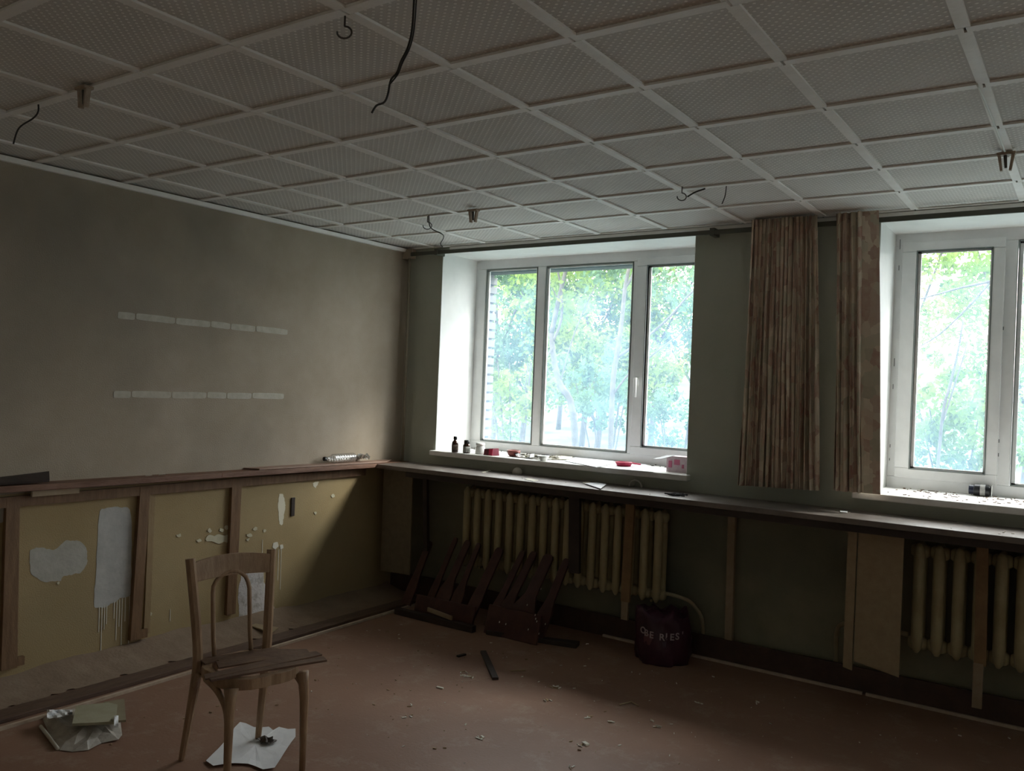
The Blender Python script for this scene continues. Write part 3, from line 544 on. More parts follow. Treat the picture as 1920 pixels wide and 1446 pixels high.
def arc_pipe(pts, r, name, mt, parent, n=8):
    m = MB(); m.tube(pts, r, n); return m.build(name, mt, parent, smooth=True)
arc_pipe(smoothpts([(2.36, -.115, .36), (2.42, -.115, .375), (2.55, -.115, .36), (2.60, -.095, .32), (2.632, -.06, .25), (2.636, -.03, .13), (2.636, -.03, .012)]), .0125, 'feed_pipe', M_pipec, r1)
arc_pipe(smoothpts([(3.84, -.14, .40), (3.66, -.14, .41), (3.56, -.14, .405), (3.49, -.12, .385), (3.455, -.08, .32), (3.445, -.03, .16), (3.445, -.03, .012)]), .0135, 'feed_pipe', M_pipec, r2)
# heating riser in the corner
t = empty('heating_pipe', (.075, -.06, 1.03), 'olive painted vertical pipe in the corner left of the left window', 'pipe')
MB().tube([(.075, -.06, 1.03), (.072, -.06, 2.0), (.068, -.06, 2.70)], .0125, 10).build('riser', M_pipe, t, smooth=True)
MB().box((.0, -.075, 2.655), (.10, -.02, 2.735)).build('pipe_collar', M_wall, t, bevel=.006)

# ------------------------------------------------------------------ curtain track and curtains
t = empty('curtain_track', (4.5, -.09, 2.69), 'long dark curtain track under the ceiling along the window wall', 'curtain track')
MB().box((0.10, -.088, 2.672), (9.2, -.072, 2.700)).build('track', M_rail, t)
for x in (.35, 2.60, 3.37, 5.9, 7.6): MB().box((x, -.095, 2.665), (x + .03, .0, 2.712)).build('track_bracket', M_rail, t)
def curtain(x0t, x1t, x0b, x1b, zb0, zb1, folds, amp, label, flat=None, y0=-.115):
    zt = 2.735; n = 240; rows = 34
    def fold(u):
        if flat and u > flat: return .012 * math.sin((u - flat) * 9)
        return math.sin(u * folds * 2 * math.pi + 1.4 * math.sin(u * 9.1)) * (.65 + .35 * math.sin(u * 23.0 + 1)) + .35 * math.sin(u * folds * 14.1 + 2 * math.sin(u * 17)) 
    def fn(u, v):
        z = zt + (zb0 + (zb1 - zb0) * u - zt) * v; xa = x0t + (x0b - x0t) * v; xb = x1t + (x1b - x1t) * v
        a = amp * (.7 + .5 * v); f = fold(u + .006 * math.sin(v * 5 + u * 20)); f2 = f if not (flat and u > flat) else f
        return (xa + (xb - xa) * u + .006 * math.sin(u * folds * 12.6 + v * 3), y0 + a * f2, z)
    m = sheet(fn, n, rows); t = empty('curtain', ((x0b + x1b) / 2, y0, zb0), label, 'curtain', 'floral curtains between the windows')
    o = m.build('cloth', M_curt, t, smooth=True, solid=.0015)
    uvl = o.data.uv_layers.new(name='UVMap'); L = [0]
    mid = [fn(i / n, .5) for i in range(n + 1)]
    for a, b in zip(mid, mid[1:]): L.append(L[-1] + math.dist(a, b))
    for p in o.data.polygons:
        for li in p.loop_indices:
            vi = o.data.loops[li].vertex_index; i = vi % (n + 1); j = vi // (n + 1); uvl.data[li].uv = (L[i], (1 - j / rows) * 1.6)
    hk = MB()
    for k in range(5):
        x = x0t + (x1t - x0t) * (k + .5) / 5; hk.tube([(x, y0, 2.70), (x, -.08, 2.705), (x, -.08, 2.68)], .002, 5)
    hk.build('hooks', M_metal, t)['kind'] = 'stuff'
    return t
curtain(2.875, 3.262, 2.862, 3.335, 1.115, 1.13, 16, .028, 'tightly gathered floral curtain hanging on the pier between the windows')
curtain(3.372, 3.600, 3.42, 3.665, 1.14, 1.142, 7, .030, 'floral curtain with a flat right panel, hanging at the left edge of the right window', flat=.6)

# ------------------------------------------------------------------ fittings on the ceiling
ZC = H - .021
def clamp(px, py, label):
    p = at(px, py, 2, ZC); t = empty('lamp_holder', p, label, 'lamp holder', 'bare lamp holders on the ceiling'); x, y, z = p
    MB().box((x - .035, y - .02, z - .012), (x + .035, y + .02, z)).build('base_plate', M_socket, t, bevel=.003)
    for s in (-1, 1): MB().bar((x + s * .026, y, z - .01), (x + s * .016, y, z - .078), .012, .02, w2=.009).build('prong', M_socket, t)
    MB().tube([(x - .004, y, z - .01), (x, y, z - .066)], [.007, .005], 8).build('core', M_metal, t)
clamp(158, 163, 'bakelite lamp holder on the ceiling, leftmost of three'); clamp(888, 393, 'bakelite lamp holder on the ceiling above the left window'); clamp(1887, 286, 'bakelite lamp holder on the ceiling at the right edge of the picture')
def wire(pts, r, label, mt=M_wire, name='loose_wire', k=6):
    o = MB().tube(smoothpts(pts, k), r, 6).build(name, mt, loc=pts[0], smooth=True); return tag(o, label, 'wire')
b = at(779, -70, 2, H - .009)
def along(px, py, dep):
    d = FW + RT * ((px - 960) / FPX) - UP * ((py - 723) / FPX); return CAM + d * dep
dp = (b - CAM).dot(FW)
wire([b, along(774, 40, dp), along(766, 85, dp + .01), along(752, 115, dp), along(744, 137, dp - .02), along(733, 150, dp), along(727, 178, dp), along(720, 192, dp), along(706, 198, dp), along(697, 212, dp)], .0028, 'long black loose wire hanging from the ceiling near the top of the picture')
q = MB().tube(smoothpts([b + Vector((.01, 0, 0)), along(778, 40, dp), along(770, 85, dp + .01), along(755, 117, dp), along(746, 139, dp - .02), along(731, 158, dp)]), .002, 6)
o = q.build('loose_wire', M_wire, loc=b, smooth=True); tag(o, 'shorter strand twisted beside the long black hanging wire', 'wire')
def hook(px, py, s, label):
    p = at(px, py, 2, ZC); pts = [p, p + Vector((0, 0, -.03 * s))] + [p + Vector((math.sin(a) * .018 * s, math.sin(a) * .012 * s, -.048 * s + math.cos(a) * .018 * s)) for a in [k_ * .4 for k_ in range(13)]]
    o = MB().tube(pts, .003, 6).build('ceiling_hook', M_metal, loc=p, smooth=True); tag(o, label, 'hook', 'ceiling hooks')
hook(647, 30, 1, 'metal ring hook on a ceiling lath crossing at the top left'); hook(1279, 350, 1.1, 'metal hook on the ceiling above the left window right side'); hook(802, 405, 1.3, 'metal hook on the ceiling near the corner')
p = at(804, 404, 2, ZC); wire([p, p + Vector((.02, 0, -.08)), p + Vector((.045, .10, -.115)), at(826, 457, 1, -.12), at(830, 463, 1, -.10)], .0035, 'thin dark wire drooping from the ceiling to the top corner of the left window')
p = at(1322, 354, 2, ZC); wire([p, p + Vector((-.04, -.03, -.02)), p + Vector((-.075, -.05, -.045))], .004, 'short stub of dark wire on the ceiling')
p = at(1362, 349, 2, ZC); wire([p, p + Vector((-.005, 0, -.05)), p + Vector((-.02, .0, -.09))], .0028, 'thin wire end hanging beside the ceiling hook')
p = at(72, 196, 2, ZC); wire([p, p + Vector((0, 0, -.03)), along(62, 222, (p - CAM).dot(FW)), along(36, 240, (p - CAM).dot(FW)), along(25, 270, (p - CAM).dot(FW))], .0035, 'dark curled wire hanging from the ceiling at the left edge')
p = at(1832, 158, 2, ZC - .004); q = at(1855, 210, 2, ZC - .004); e = at(1884, 284, 2, ZC - .006); wire([p, q, e], .0035, 'white cable running along a ceiling lath to the right lamp holder', M_wirew)

# ------------------------------------------------------------------ things on the left ledge
a = at(612, 861, 0, .075); zb_ = zl(a.y) + .012 + .033
Mr = Matrix(((0, 0, 1), (0, 1, 0), (1, 0, 0)))
t = empty('plastic_bottle', (.062, a.y + .15, zb_ - .033), 'clear empty plastic bottle lying on the wall ledge near the corner', 'bottle')
prof = [(.012, 0), (.012, .02), (.015, .022), (.013, .03), (.028, .07)]
zz = .08
for k in range(8): prof += [(.033, zz), (.0335, zz + .014), (.0295, zz + .019), (.033, zz + .024)]; zz += .026
prof += [(.033, zz), (.028, zz + .012), (.008, zz + .008)]
Ry = Matrix(((1, 0, 0), (0, 0, 1), (0, -1, 0)))
MB().lathe(prof, (.055, a.y, zb_), 18, Ry).build('bottle_body', M_clear, t, smooth=True)
MB().lathe([(.0155, -.004), (.0155, .012)], (.055, a.y, zb_), 14, Ry).build('bottle_mouth', M_black, t)
c = at(681, 848, 0, .06)
def crump(u, v): return (.05 + .03 * wob(u * 9, 3) * .8 + (u - .5) * .06, c.y + (v - .5) * .10 + .01 * wob(u * 7 + v * 5, 1), zl(c.y) + .014 + .035 + .028 * wob(u * 6 + v * 8, 2))
o = sheet(crump, 8, 8).build('film_scrap', M_clear, loc=(.05, c.y, zl(c.y) + .014), solid=.001); tag(o, 'crumpled clear film scrap at the base of the plastic bottle', 'plastic scrap')
for px, lab in ((279, 'tiny white chip on the wall ledge, left of two'), (304, 'tiny white chip on the wall ledge, right of two')):
    c = at(px, 892, 0, .06); o = MB().bar((.05, c.y - .015, zl(c.y) + .002), (.07, c.y + .015, zl(c.y) + .006), .006, .004, (0, 0, 1)).build('paint_chip', M_chipw, loc=(.06, c.y, zl(c.y))); tag(o, lab, 'chip')

# ------------------------------------------------------------------ things on the left window sill
SZ = ZS + .038
def lathe_thing(name, parts, loc, label, cat, n=18):
    t = empty(name, loc, label, cat)
    for nm, prof, mt in parts: MB().lathe(prof, loc, n).build(nm, mt, t, smooth=True)
    return t
lathe_thing('bottle', [('glass_body', [(.0, 0), (.024, .001), (.026, .006), (.026, .07), (.021, .085), (.0125, .093), (.0125, .105)], M_amber), ('cap', [(.0145, .100), (.0145, .122), (.012, .124)], M_black), ('label', [(.0264, .02), (.0264, .06)], mat('brown_paper_label', (.16, .12, .10), .8))], (0.585, -.035, SZ), 'slender dark amber medicine bottle on the left sill, leftmost thing there', 'bottle')
lathe_thing('bottle', [('glass_body', [(.0, 0), (.027, .001), (.029, .005), (.029, .058), (.024, .070), (.019, .074)], M_amber), ('cap', [(.022, .072), (.022, .098), (.019, .1)], M_black), ('label', [(.0294, .010), (.0294, .052)], M_label)], (0.675, -.005, SZ), 'squat dark medicine bottle with a grey label on the left sill', 'bottle')
lathe_thing('jar', [('glass_body', [(.0, 0), (.036, .001), (.038, .006), (.038, .05), (.030, .062), (.032, .066)], M_jar), ('lid', [(.034, .064), (.034, .082), (.0, .083)], M_white)], (0.775, .035, SZ), 'small milky white jar on the left sill beside the dark bottles', 'jar')
t = empty('red_carton', (0.885, .01, SZ), 'small crimson box on the left sill', 'box')
m = MB(); m.add([(.84, -.01, SZ), (.93, -.02, SZ), (.945, .05, SZ), (.855, .06, SZ), (.845, -.008, SZ + .045), (.932, -.015, SZ + .055), (.94, .045, SZ + .055), (.85, .055, SZ + .045)], [(0, 3, 2, 1), (4, 5, 6, 7), (0, 1, 5, 4), (1, 2, 6, 5), (2, 3, 7, 6), (3, 0, 4, 7)]); m.build('carton', mat('dark_crimson_card', (.16, .02, .04), .5), t)
MB().slab([(.895, -.019, SZ + .004), (.931, -.022, SZ + .004), (.932, -.018, SZ + .05), (.896, -.015, SZ + .05)], (0, -1, 0), .002).build('bright_face', M_red, t)
t = lathe_thing('bowl', [('bowl_body', [(.0, 0), (.030, .0), (.045, .014), (.052, .044), (.049, .046), (.040, .016), (.0, .008)], M_redbr)], (1.045, .095, SZ), 'reddish brown bowl on the left sill', 'bowl')
t = empty('scrap_pile', (1.2, .15, SZ), 'heap of dark and pale paper scraps behind the white bowl', 'scraps', kind='stuff')
m = MB(); m2 = MB()
for k in range(46):
    c = Vector((1.10 + .28 * random.random(), .02 + .22 * random.random(), SZ + .003 + .022 * random.random())); a = random.uniform(0, 3.1); d = Vector((math.cos(a), math.sin(a), random.uniform(-.25, .25))) * random.uniform(.015, .055)
    (m if k % 2 else m2).bar(c - d, c + d, random.uniform(.01, .035), .002, (math.sin(a), -math.cos(a), .2))
m.build('dark_scraps', M_black, t)['kind'] = 'stuff'; m2.build('pale_scraps', M_paper2, t)['kind'] = 'stuff'
lathe_thing('bowl', [('bowl_body', [(.0, 0), (.020, .0), (.030, .010), (.044, .034), (.042, .036), (.028, .014), (.0, .008)], M_jar)], (1.375, -.01, SZ), 'small white bowl at the front of the left sill', 'bowl')
def flat(poly, z, t, mt, name, label, cat='paper', lift=0.0):
    pts = [at(x, y, 2, z) for x, y in poly]; c = sum(pts, Vector()) / len(pts)
    o = MB().slab(pts, (0, 0, 1), t).build(name, mt, loc=(c.x, c.y, z)); return tag(o, label, cat)
flat([(1034, 862), (1044, 853), (1078, 854), (1068, 863)], SZ + .002, .006, M_paper2, 'card_sheet', 'small cream card on the left sill beside the white bowl')
flat([(1058, 865), (1082, 857), (1150, 864), (1156, 869), (1118, 877)], SZ + .001, .004, M_paper, 'paper_sheet', 'large white sheet in the middle of the left sill')
flat([(1132, 878), (1160, 869), (1212, 871), (1225, 886)], SZ + .0005, .003, M_paper, 'paper_sheet', 'white sheet under the red tray on the left sill')
t = empty('red_tray', (1.975, .10, SZ + .004), 'bright raspberry red plastic scoop on the left sill', 'scoop')
c = Vector((1.955, .12, SZ + .005)); m = MB(); m.lathe([(.0, 0), (.048, .0), (.062, .026), (.058, .027), (.044, .006), (.0, .004)], c, 16); m.build('scoop_bowl', M_red, t, smooth=True)
MB().bar(c + Vector((.055, .02, .022)), c + Vector((.105, .05, .016)), .022, .008, (0, 1, 0)).build('handle', M_red, t)
t = empty('gift_box', (2.37, .12, SZ), 'pale pink carton with an open white flap at the right end of the left sill', 'box')
m = MB(); m.box((2.30, .06, SZ), (2.455, .17, SZ + .105)); m.build('carton', M_pinkbox, t)
MB().slab([(2.30, .06, SZ + .106), (2.36, .06, SZ + .112), (2.30, -.02, SZ + .085), (2.225, .0, SZ + .078)], (0, 0, 1), .003).build('flap', M_paper, t)
MB().box((2.355, .0575, SZ + .05), (2.395, .06, SZ + .085)).build('pink_square', M_pink, t)
MB().box((2.41, .0575, SZ + .03), (2.425, .06, SZ + .055)).build('pink_square', M_pink, t)
MB().box((2.315, .0575, SZ + .03), (2.34, .06, SZ + .075)).build('pink_square', M_pink, t)
m = MB()
for k in range(70):
    x = random.uniform(.4, 2.4); y = random.uniform(.34, .44); c = Vector((x, y, SZ + .002)); a = random.uniform(0, 3.1); d = Vector((math.cos(a), math.sin(a), 0)) * random.uniform(.003, .012); m.bar(c - d, c + d, .006, .003, (0, 0, 1))
tag(m.build('sill_debris', M_dark), 'dark crumbs along the frame on the left window sill', 'debris', kind='stuff')
m = MB()
for k in range(120):
    x = random.uniform(3.66, 4.6); y = random.choice([random.uniform(.25, .44), random.uniform(-.03, .44)])
    if x > 4.15 and k % 2: x = random.uniform(4.15, 4.6)
    c = Vector((x, y, SZ + .002)); a = random.uniform(0, 3.1); d = Vector((math.cos(a), math.sin(a), 0)) * random.uniform(.003, .011); m.bar(c - d, c + d, .004, .002, (0, 0, 1))
tag(m.build('sill_debris', mat('brown_dry_debris', (.20, .14, .10), .9)), 'dry crumbs and flakes scattered on the right window sill', 'debris', kind='stuff')
t = empty('bottle', (4.12, .385, SZ), 'small dark bottle lying on its side on the right window sill', 'bottle')
Rx = Matrix(((0, 0, 1), (1, 0, 0), (0, 1, 0)))
MB().lathe([(.0, 0), (.030, .001), (.033, .006), (.033, .075), (.026, .086), (.02, .09)], (4.075, .385, SZ + .034), 16, Rx).build('glass_body', M_black, t, smooth=True)
MB().lathe([(.0336, .034), (.0336, .060)], (4.075, .385, SZ + .034), 16, Rx).build('label', M_label, t)
MB().lathe([(.027, -.024), (.027, 0), (.0, .001)], (4.075, .385, SZ + .034), 14, Rx).build('cap', mat('dark_navy_cap', (.02, .025, .05), .4), t)
m = MB().lathe([(.0, 0), (.034, .001)], (4.166, .385, SZ + .034), 14, Rx); m.build('bottom_rim', M_label, t)

# ------------------------------------------------------------------ things on the counter
CZ = 1.027
lathe_thing('ball', [('half_ball', [(.0, 0), (.036, .0), (.037, .012), (.033, .028), (.022, .042), (.010, .048), (.0, .049)], mat('chalky_white', (.60, .57, .50), .8))], (1.185, -.055, CZ), 'small chalky white dome on the counter under the left window', 'dome')
flat([(1096, 907), (1118, 905), (1137, 909), (1126, 917)], CZ + .006, .003, M_paper, 'card_sheet', 'white card lying on the counter front edge, under the middle pane')
flat([(1092, 905), (1104, 903), (1112, 907), (1098, 909)], CZ + .001, .002, M_paper2, 'paper_scrap', 'thin grey paper scrap beside the white card on the counter')
flat([(983, 899), (990, 897), (1010, 901), (1000, 903)], CZ + .001, .002, M_paper2, 'paper_scrap', 'small curled paper scrap on the counter front, near the white dome')
flat([(902, 886), (919, 881), (921, 883), (906, 887)], CZ + .001, .002, M_paper2, 'paper_scrap', 'narrow pale paper sliver on the counter near the corner')
flat([(1575, 958), (1590, 959), (1588, 962), (1576, 961)], CZ + .001, .003, M_paper, 'paper_scrap', 'tiny white scrap on the counter below the curtains')
c = Vector((2.135, -.04, CZ)); t = empty('broken_cup', c, 'small broken white cup lying on the counter below the red scoop', 'cup')
def shell(u, v):
    a = math.pi * u; r = .046 * (1 - .35 * v) * (1 + .06 * wob(u * 9, 2)); return (c.x + math.cos(a) * r, c.y - .02 + .05 * v, CZ + .002 + math.sin(a) * r * (.95))
sheet(shell, 18, 6).build('cup_wall', mat('grey_white_china', (.68, .66, .60), .5), t, smooth=True, solid=.009)
m = MB()
c0 = Vector((2.53, -.275, CZ + .006))
for k in range(22):
    c = c0 + Vector((random.uniform(-.055, .06), random.uniform(-.03, .03), random.uniform(-.002, .01))); a = random.uniform(-.6, .6); d = Vector((math.cos(a), math.sin(a), 0)) * random.uniform(.01, .03); m.bar(c - d, c + d, .008, .004, (0, 0, 1))
tag(m.build('burnt_scraps', M_black, loc=(c0.x, c0.y, CZ)), 'little heap of black scraps on the counter right of the broken cup', 'scraps', kind='stuff')
m = MB()
for k in range(60):
    c = Vector((random.uniform(.2, 4.6), random.uniform(-.37, -.03), CZ + .001)); a = random.uniform(0, 3.1); d = Vector((math.cos(a), math.sin(a), 0)) * random.uniform(.002, .008); m.bar(c - d, c + d, .004, .002, (0, 0, 1))
tag(m.build('counter_crumbs', M_paper2), 'pale crumbs scattered on the dark counter', 'debris', kind='stuff')

# ------------------------------------------------------------------ maroon boards leaning on the radiator
def board(px, pyt, fx, fy, wtop, wbot, label, zt=None, yt=-.20):
    tp = at(px, pyt, 1, yt); ft = Vector((fx, fy, 0)); th = .018
    ax = (tp - ft).normalized(); sd = Vector((1, 0, 0)); sd = (sd - ax * sd.dot(ax)).normalized(); nn = sd.cross(ax).normalized()
    if nn.y > 0: nn = -nn
    Ln = (tp - ft).length; pts = []
    prof = [(0, wbot / 2), (Ln * .30, wbot / 2 * .96), (Ln * .48, wtop / 2 * 1.15), (Ln - .025, wtop / 2), (Ln - .006, wtop / 2 * .75), (Ln, wtop / 2 * .35)]
    pts = [ft + ax * l + sd * w_ for l, w_ in prof] + [ft + ax * l - sd * w_ for l, w_ in reversed(prof)]
    o = MB().slab(pts, nn, th).build('leaning_board', M_maroon, loc=ft, bevel=.003)
    lo = min(v.co.z for v in o.data.vertices); o.location.z -= lo - .001
    return tag(o, label, 'board', 'dark maroon boards leaning on the radiator')
spec = [(808, 1017, .47, -.40, .055, .09, 'leftmost maroon board leaning near the corner panel'), (857, 1010, .69, -.43, .04, .07, 'second maroon board from the left under the radiator'),
        (880, 1017, .80, -.44, .055, .13, 'third maroon board from the left under the radiator'), (900, 1021, .92, -.43, .04, .10, 'fourth maroon board from the left under the radiator'),
        (940, 1031, 1.08, -.45, .07, .10, 'fifth maroon board from the left, broad rounded top'), (983, 1036, 1.27, -.46, .045, .08, 'sixth maroon board from the left'),
        (1004, 1038, 1.36, -.50, .055, .10, 'seventh maroon board from the left'), (1032, 1045, 1.50, -.50, .08, .20, 'eighth maroon board from the left, widest, with white flecks'), (1065, 1051, 1.66, -.47, .055, .11, 'rightmost maroon board leaning beside the dark counter leg')]
for s in spec: board(*s)
o = MB().box((0.62, -.49, .0), (1.15, -.47, .13)).build('low_panel', M_maroon, loc=(.88, -.48, 0), bevel=.004); o.rotation_euler.x = -.25; tag(o, 'low maroon panel standing at the foot of the left boards', 'panel')
o = MB().box((1.30, -.56, .0), (1.72, -.54, .19)).build('low_panel', M_maroon, loc=(1.5, -.55, 0), bevel=.004); o.rotation_euler.x = -.28; tag(o, 'low maroon panel standing at the foot of the right boards, flecked white', 'panel')
o = MB().bar((.82, -.57, .075), (1.06, -.60, .062), .028, .012, (0, 0, 1)).build('pale_slat', M_postc, loc=(.94, -.585, .05)); tag(o, 'pale wooden slat lying against the maroon boards', 'slat')
tag(MB().box((.55, -.62, .0), (1.25, -.575, .045)).build('plank', M_dark, loc=(.9, -.6, 0), bevel=.003), 'dark plank on the floor in front of the left maroon boards', 'plank')
tag(MB().slab([(1.35, -.58, 0), (1.95, -.44, 0), (1.93, -.36, 0), (1.33, -.575, 0)], (0, 0, 1), .03).build('plank', M_dark, loc=(1.6, -.5, 0), bevel=.003), 'dark plank on the floor in front of the right maroon boards', 'plank')
m = MB()
for px, py in [(936, 1168), (948, 1172), (1003, 1155), (1006, 1167), (1004, 1162), (1022, 1172), (1010, 1190), (990, 1182), (1014, 1106), (988, 1136)]:
    c = at(px, py, 1, -.575); c.z = max(c.z, .01); m.bar(c, c + Vector((.003, 0, .011)), .005, .003)
tag(m.build('paint_flecks', M_chipw), 'white flecks stuck on the right maroon panel', 'flecks', kind='stuff')

# ------------------------------------------------------------------ purple bag with lettering
bc = Vector((2.46, -.265, 0)); t = empty('plastic_bag', bc, 'dark purple plastic bag with white lettering standing by the skirting', 'bag')
NB = 40
def bagr(a, z):
    return (.175 + .012 * math.sin(3 * a + z * 9) + .010 * math.sin(7 * a + 2 + z * 20) + .006 * math.sin(13 * a + z * 33)) * (1 - .12 * (z / .3) ** 2 if z < .3 else .88) * (1 if z > .03 else .93)
m = MB(); zs = [0, .01, .05, .10, .15, .20, .24, .27, .30]
vs = []
for z in zs:
    for k in range(NB):
        a = 2 * math.pi * k / NB; r = bagr(a, z); zz_ = z + (.035 * math.sin(2 * a + .6) + .015 * math.sin(5 * a)) * (z / .3) ** 3; vs.append(bc + Vector((r * math.cos(a), r * .85 * math.sin(a), zz_)))
for f_, dz in ((.8, -.01), (.55, .015), (.25, -.02)):
    for k in range(NB): a = 2 * math.pi * k / NB; r = bagr(a, .3) * f_ * (1 + .15 * math.sin(6 * a + f_ * 9)); vs.append(bc + Vector((r * math.cos(a), r * .85 * math.sin(a), .30 + dz + .02 * math.sin(4 * a + f_ * 5))))
R_ = len(zs) + 3
m.add(vs, [(i * NB + k, i * NB + (k + 1) % NB, (i + 1) * NB + (k + 1) % NB, (i + 1) * NB + k) for i in range(R_ - 1) for k in range(NB)] + [tuple(reversed(range(NB))), tuple(range((R_ - 1) * NB, R_ * NB))])
m.build('bag_body', M_bag, t, smooth=True)
cam_a = math.atan2(CAM.y - bc.y, CAM.x - bc.x)
def bagpt(a, z, off): r = bagr(a, z) + off; return bc + Vector((r * math.cos(a), r * .85 * math.sin(a), z))
def letters(txt, z0, h, a0, step):
    for i, ch in enumerate(txt):
        if ch == ' ': continue
        cu = bpy.data.curves.new('letter', 'FONT'); cu.body = ch; cu.size = h; cu.extrude = .0008; cu.offset = .0012; cu.align_x = 'CENTER'; cu.align_y = 'CENTER'
        to = bpy.data.objects.new('letter', cu); COL.objects.link(to); dg = bpy.context.evaluated_depsgraph_get(); me = bpy.data.meshes.new_from_object(to.evaluated_get(dg)); bpy.data.objects.remove(to)
        me.materials.clear(); me.materials.append(M_letter)
        a = a0 + step * i; z = z0 - .020 * math.sin(math.pi * i / (len(txt) - 1)) ** 1 + .0
        p = bagpt(a, z, .010); nrm = Vector((math.cos(a), math.sin(a) / .85, 0)).normalized(); rt = Vector((-nrm.y, nrm.x, 0)); up = Vector((0, 0, 1))
        o = bpy.data.objects.new('letter', me); COL.objects.link(o); o.parent = t
        Mx = Matrix(((rt.x, up.x, nrm.x), (rt.y, up.y, nrm.y), (rt.z, up.z, nrm.z))).to_4x4(); Mx.translation = p - bc; o.matrix_local = Mx
letters("OBE RIES'", .197, .056, cam_a - .80, .185)
def bpatch(a0, a1, z0, z1, name, mt):
    m = MB(); vs = []
    for j in range(5):
        for i in range(7): u = i / 6; vv = j / 4; vs.append(bagpt(a0 + (a1 - a0) * (.5 + (u - .5) * (1 - .5 * (1 - vv))), z0 + (z1 - z0) * vv, .003))
    m.add(vs, [(j * 7 + i, j * 7 + i + 1, (j + 1) * 7 + i + 1, (j + 1) * 7 + i) for j in range(4) for i in range(6)]); m.build(name, mt, t, smooth=True)
bpatch(cam_a - .85, cam_a - .35, .12, .185, 'printed_patch', M_bagpink); bpatch(cam_a - .05, cam_a + .15, .12, .15, 'printed_patch', mat('faded_violet_print', (.09, .06, .09), .5))

# ------------------------------------------------------------------ chair
cc = Vector((1.57, -2.793, 0)); aa = -0.198; u_ = Vector((math.cos(aa), math.sin(aa), 0)); v_ = Vector((-math.sin(aa), math.cos(aa), 0))
def cp(f, l, z): return cc + u_ * f + v_ * l + Vector((0, 0, z))     # forward, lateral (+ = right post in the picture), height
ch = empty('chair', cc, 'battered brown bentwood chair with an arched back hoop and broken seat', 'chair')
ZSe = .445
for s in (-1, 1):
    pts = smoothpts([cp(-.090, s * .178, 0), cp(-.045, s * .168, .22), cp(-.010, s * .160, .43), cp(-.022, s * .170, .62), cp(-.055, s * .190, .875)], 6)
    n = len(pts); rr = [.013 + .008 * min(1, i / (n * .4)) if i < n * .5 else .021 for i in range(n)]
    m = MB()
    m.tube(pts, rr, 8, flat=.8); m.build('rear_post', M_chair, ch, smooth=False, bevel=0)
    pts = [cp(.316, s * .170, 0), cp(.314, s * .169, .16), cp(.312, s * .168, .30), cp(.308, s * .164, .375), cp(.300, s * .158, .415)]
    m = MB().tube(pts, [.013, .016, .019, .022, .030], 10); m.build('front_leg', M_chair, ch, smooth=True)
# curved brace at the near front leg
m = MB().tube(smoothpts([cp(.310, -.170, .24), cp(.290, -.172, .33), cp(.22, -.176, .385), cp(.12, -.182, .41)]), [.013] * 19, 8); m.build('corner_brace', M_chair, ch, smooth=True)
m = MB().tube(smoothpts([cp(.305, .166, .33), cp(.285, .160, .37), cp(.235, .15, .405)]), [.011] * 13, 8); m.build('corner_brace', M_chair, ch, smooth=True)
m = MB().tube(smoothpts([cp(-.035, -.162, .30), cp(-.005, -.166, .35), cp(.03, -.172, .40)]), [.012] * 13, 8); m.build('corner_brace', M_chair, ch, smooth=True)
# seat ring
ring = []
for k in range(28):
    a = 2 * math.pi * k / 28; f = .152 + .178 * math.cos(a); l = .178 * math.sin(a); 
    sq = 1.0 + .13 * abs(math.sin(2 * a)); ring.append((f if abs(math.cos(a)) < .01 else .152 + .178 * math.cos(a) * sq, l * sq))
m = MB(); nR = len(ring); vs = []
for z, sc in ((ZSe - .045, 1.0), (ZSe, 1.0), (ZSe, .80), (ZSe - .045, .80)): vs += [cp(.152 + (f - .152) * sc, l * sc, z) for f, l in ring]
m.add(vs, [(j * nR + k, j * nR + (k + 1) % nR, ((j + 1) % 4) * nR + (k + 1) % nR, ((j + 1) % 4) * nR + k) for j in range(4) for k in range(nR)]); m.build('seat_ring', M_chair, ch, bevel=.003)
# broken remains of the seat panel
def seatpoly(fs): return [cp(f, l, ZSe + .001) for f, l in fs]
m = MB().slab(seatpoly([(-.02, -.15), (.03, .17), (.13, .195), (.20, .17), (.16, .09), (.19, .05), (.10, .01), (.12, -.06), (.05, -.10), (.06, -.16)]), (0, 0, 1), .006); m.build('seat_panel', M_chair2, ch)
# back rail, curved
def rail(u, v):
    l = -.18 + .36 * u; bow = -.022 * (1 - (2 * u - 1) ** 2); return cp(-.050 + bow + .012 * (1 - v), l, .775 + .082 * v + (.018 if v > .5 else .006) * (1 - (2 * u - 1) ** 2))
sheet(rail, 14, 3).build('back_rail', M_chair, ch, smooth=False, solid=.020, bevel=.003)
hp = [cp(-.012, -.085, ZSe)] + [cp(-.02 - .03 * t_, -.085, ZSe + .27 * t_) for t_ in (.3, .6, 1.0)] + [cp(-.056, -.085 * math.cos(b_), ZSe + .27 + .085 * math.sin(b_)) for b_ in [x * math.pi / 10 for x in range(1, 10)]] + [cp(-.02 - .03 * t_, .085, ZSe + .27 * t_) for t_ in (1.0, .6, .3)] + [cp(-.012, .085, ZSe)]
MB().tube(hp, .0095, 10).build('back_hoop', M_chair, ch, smooth=True)
m = MB().tube([cp(-.01, -.16, ZSe - .02), cp(-.012, .16, ZSe - .02)], .014, 8); m.build('rear_rail', M_chair, ch, smooth=True)
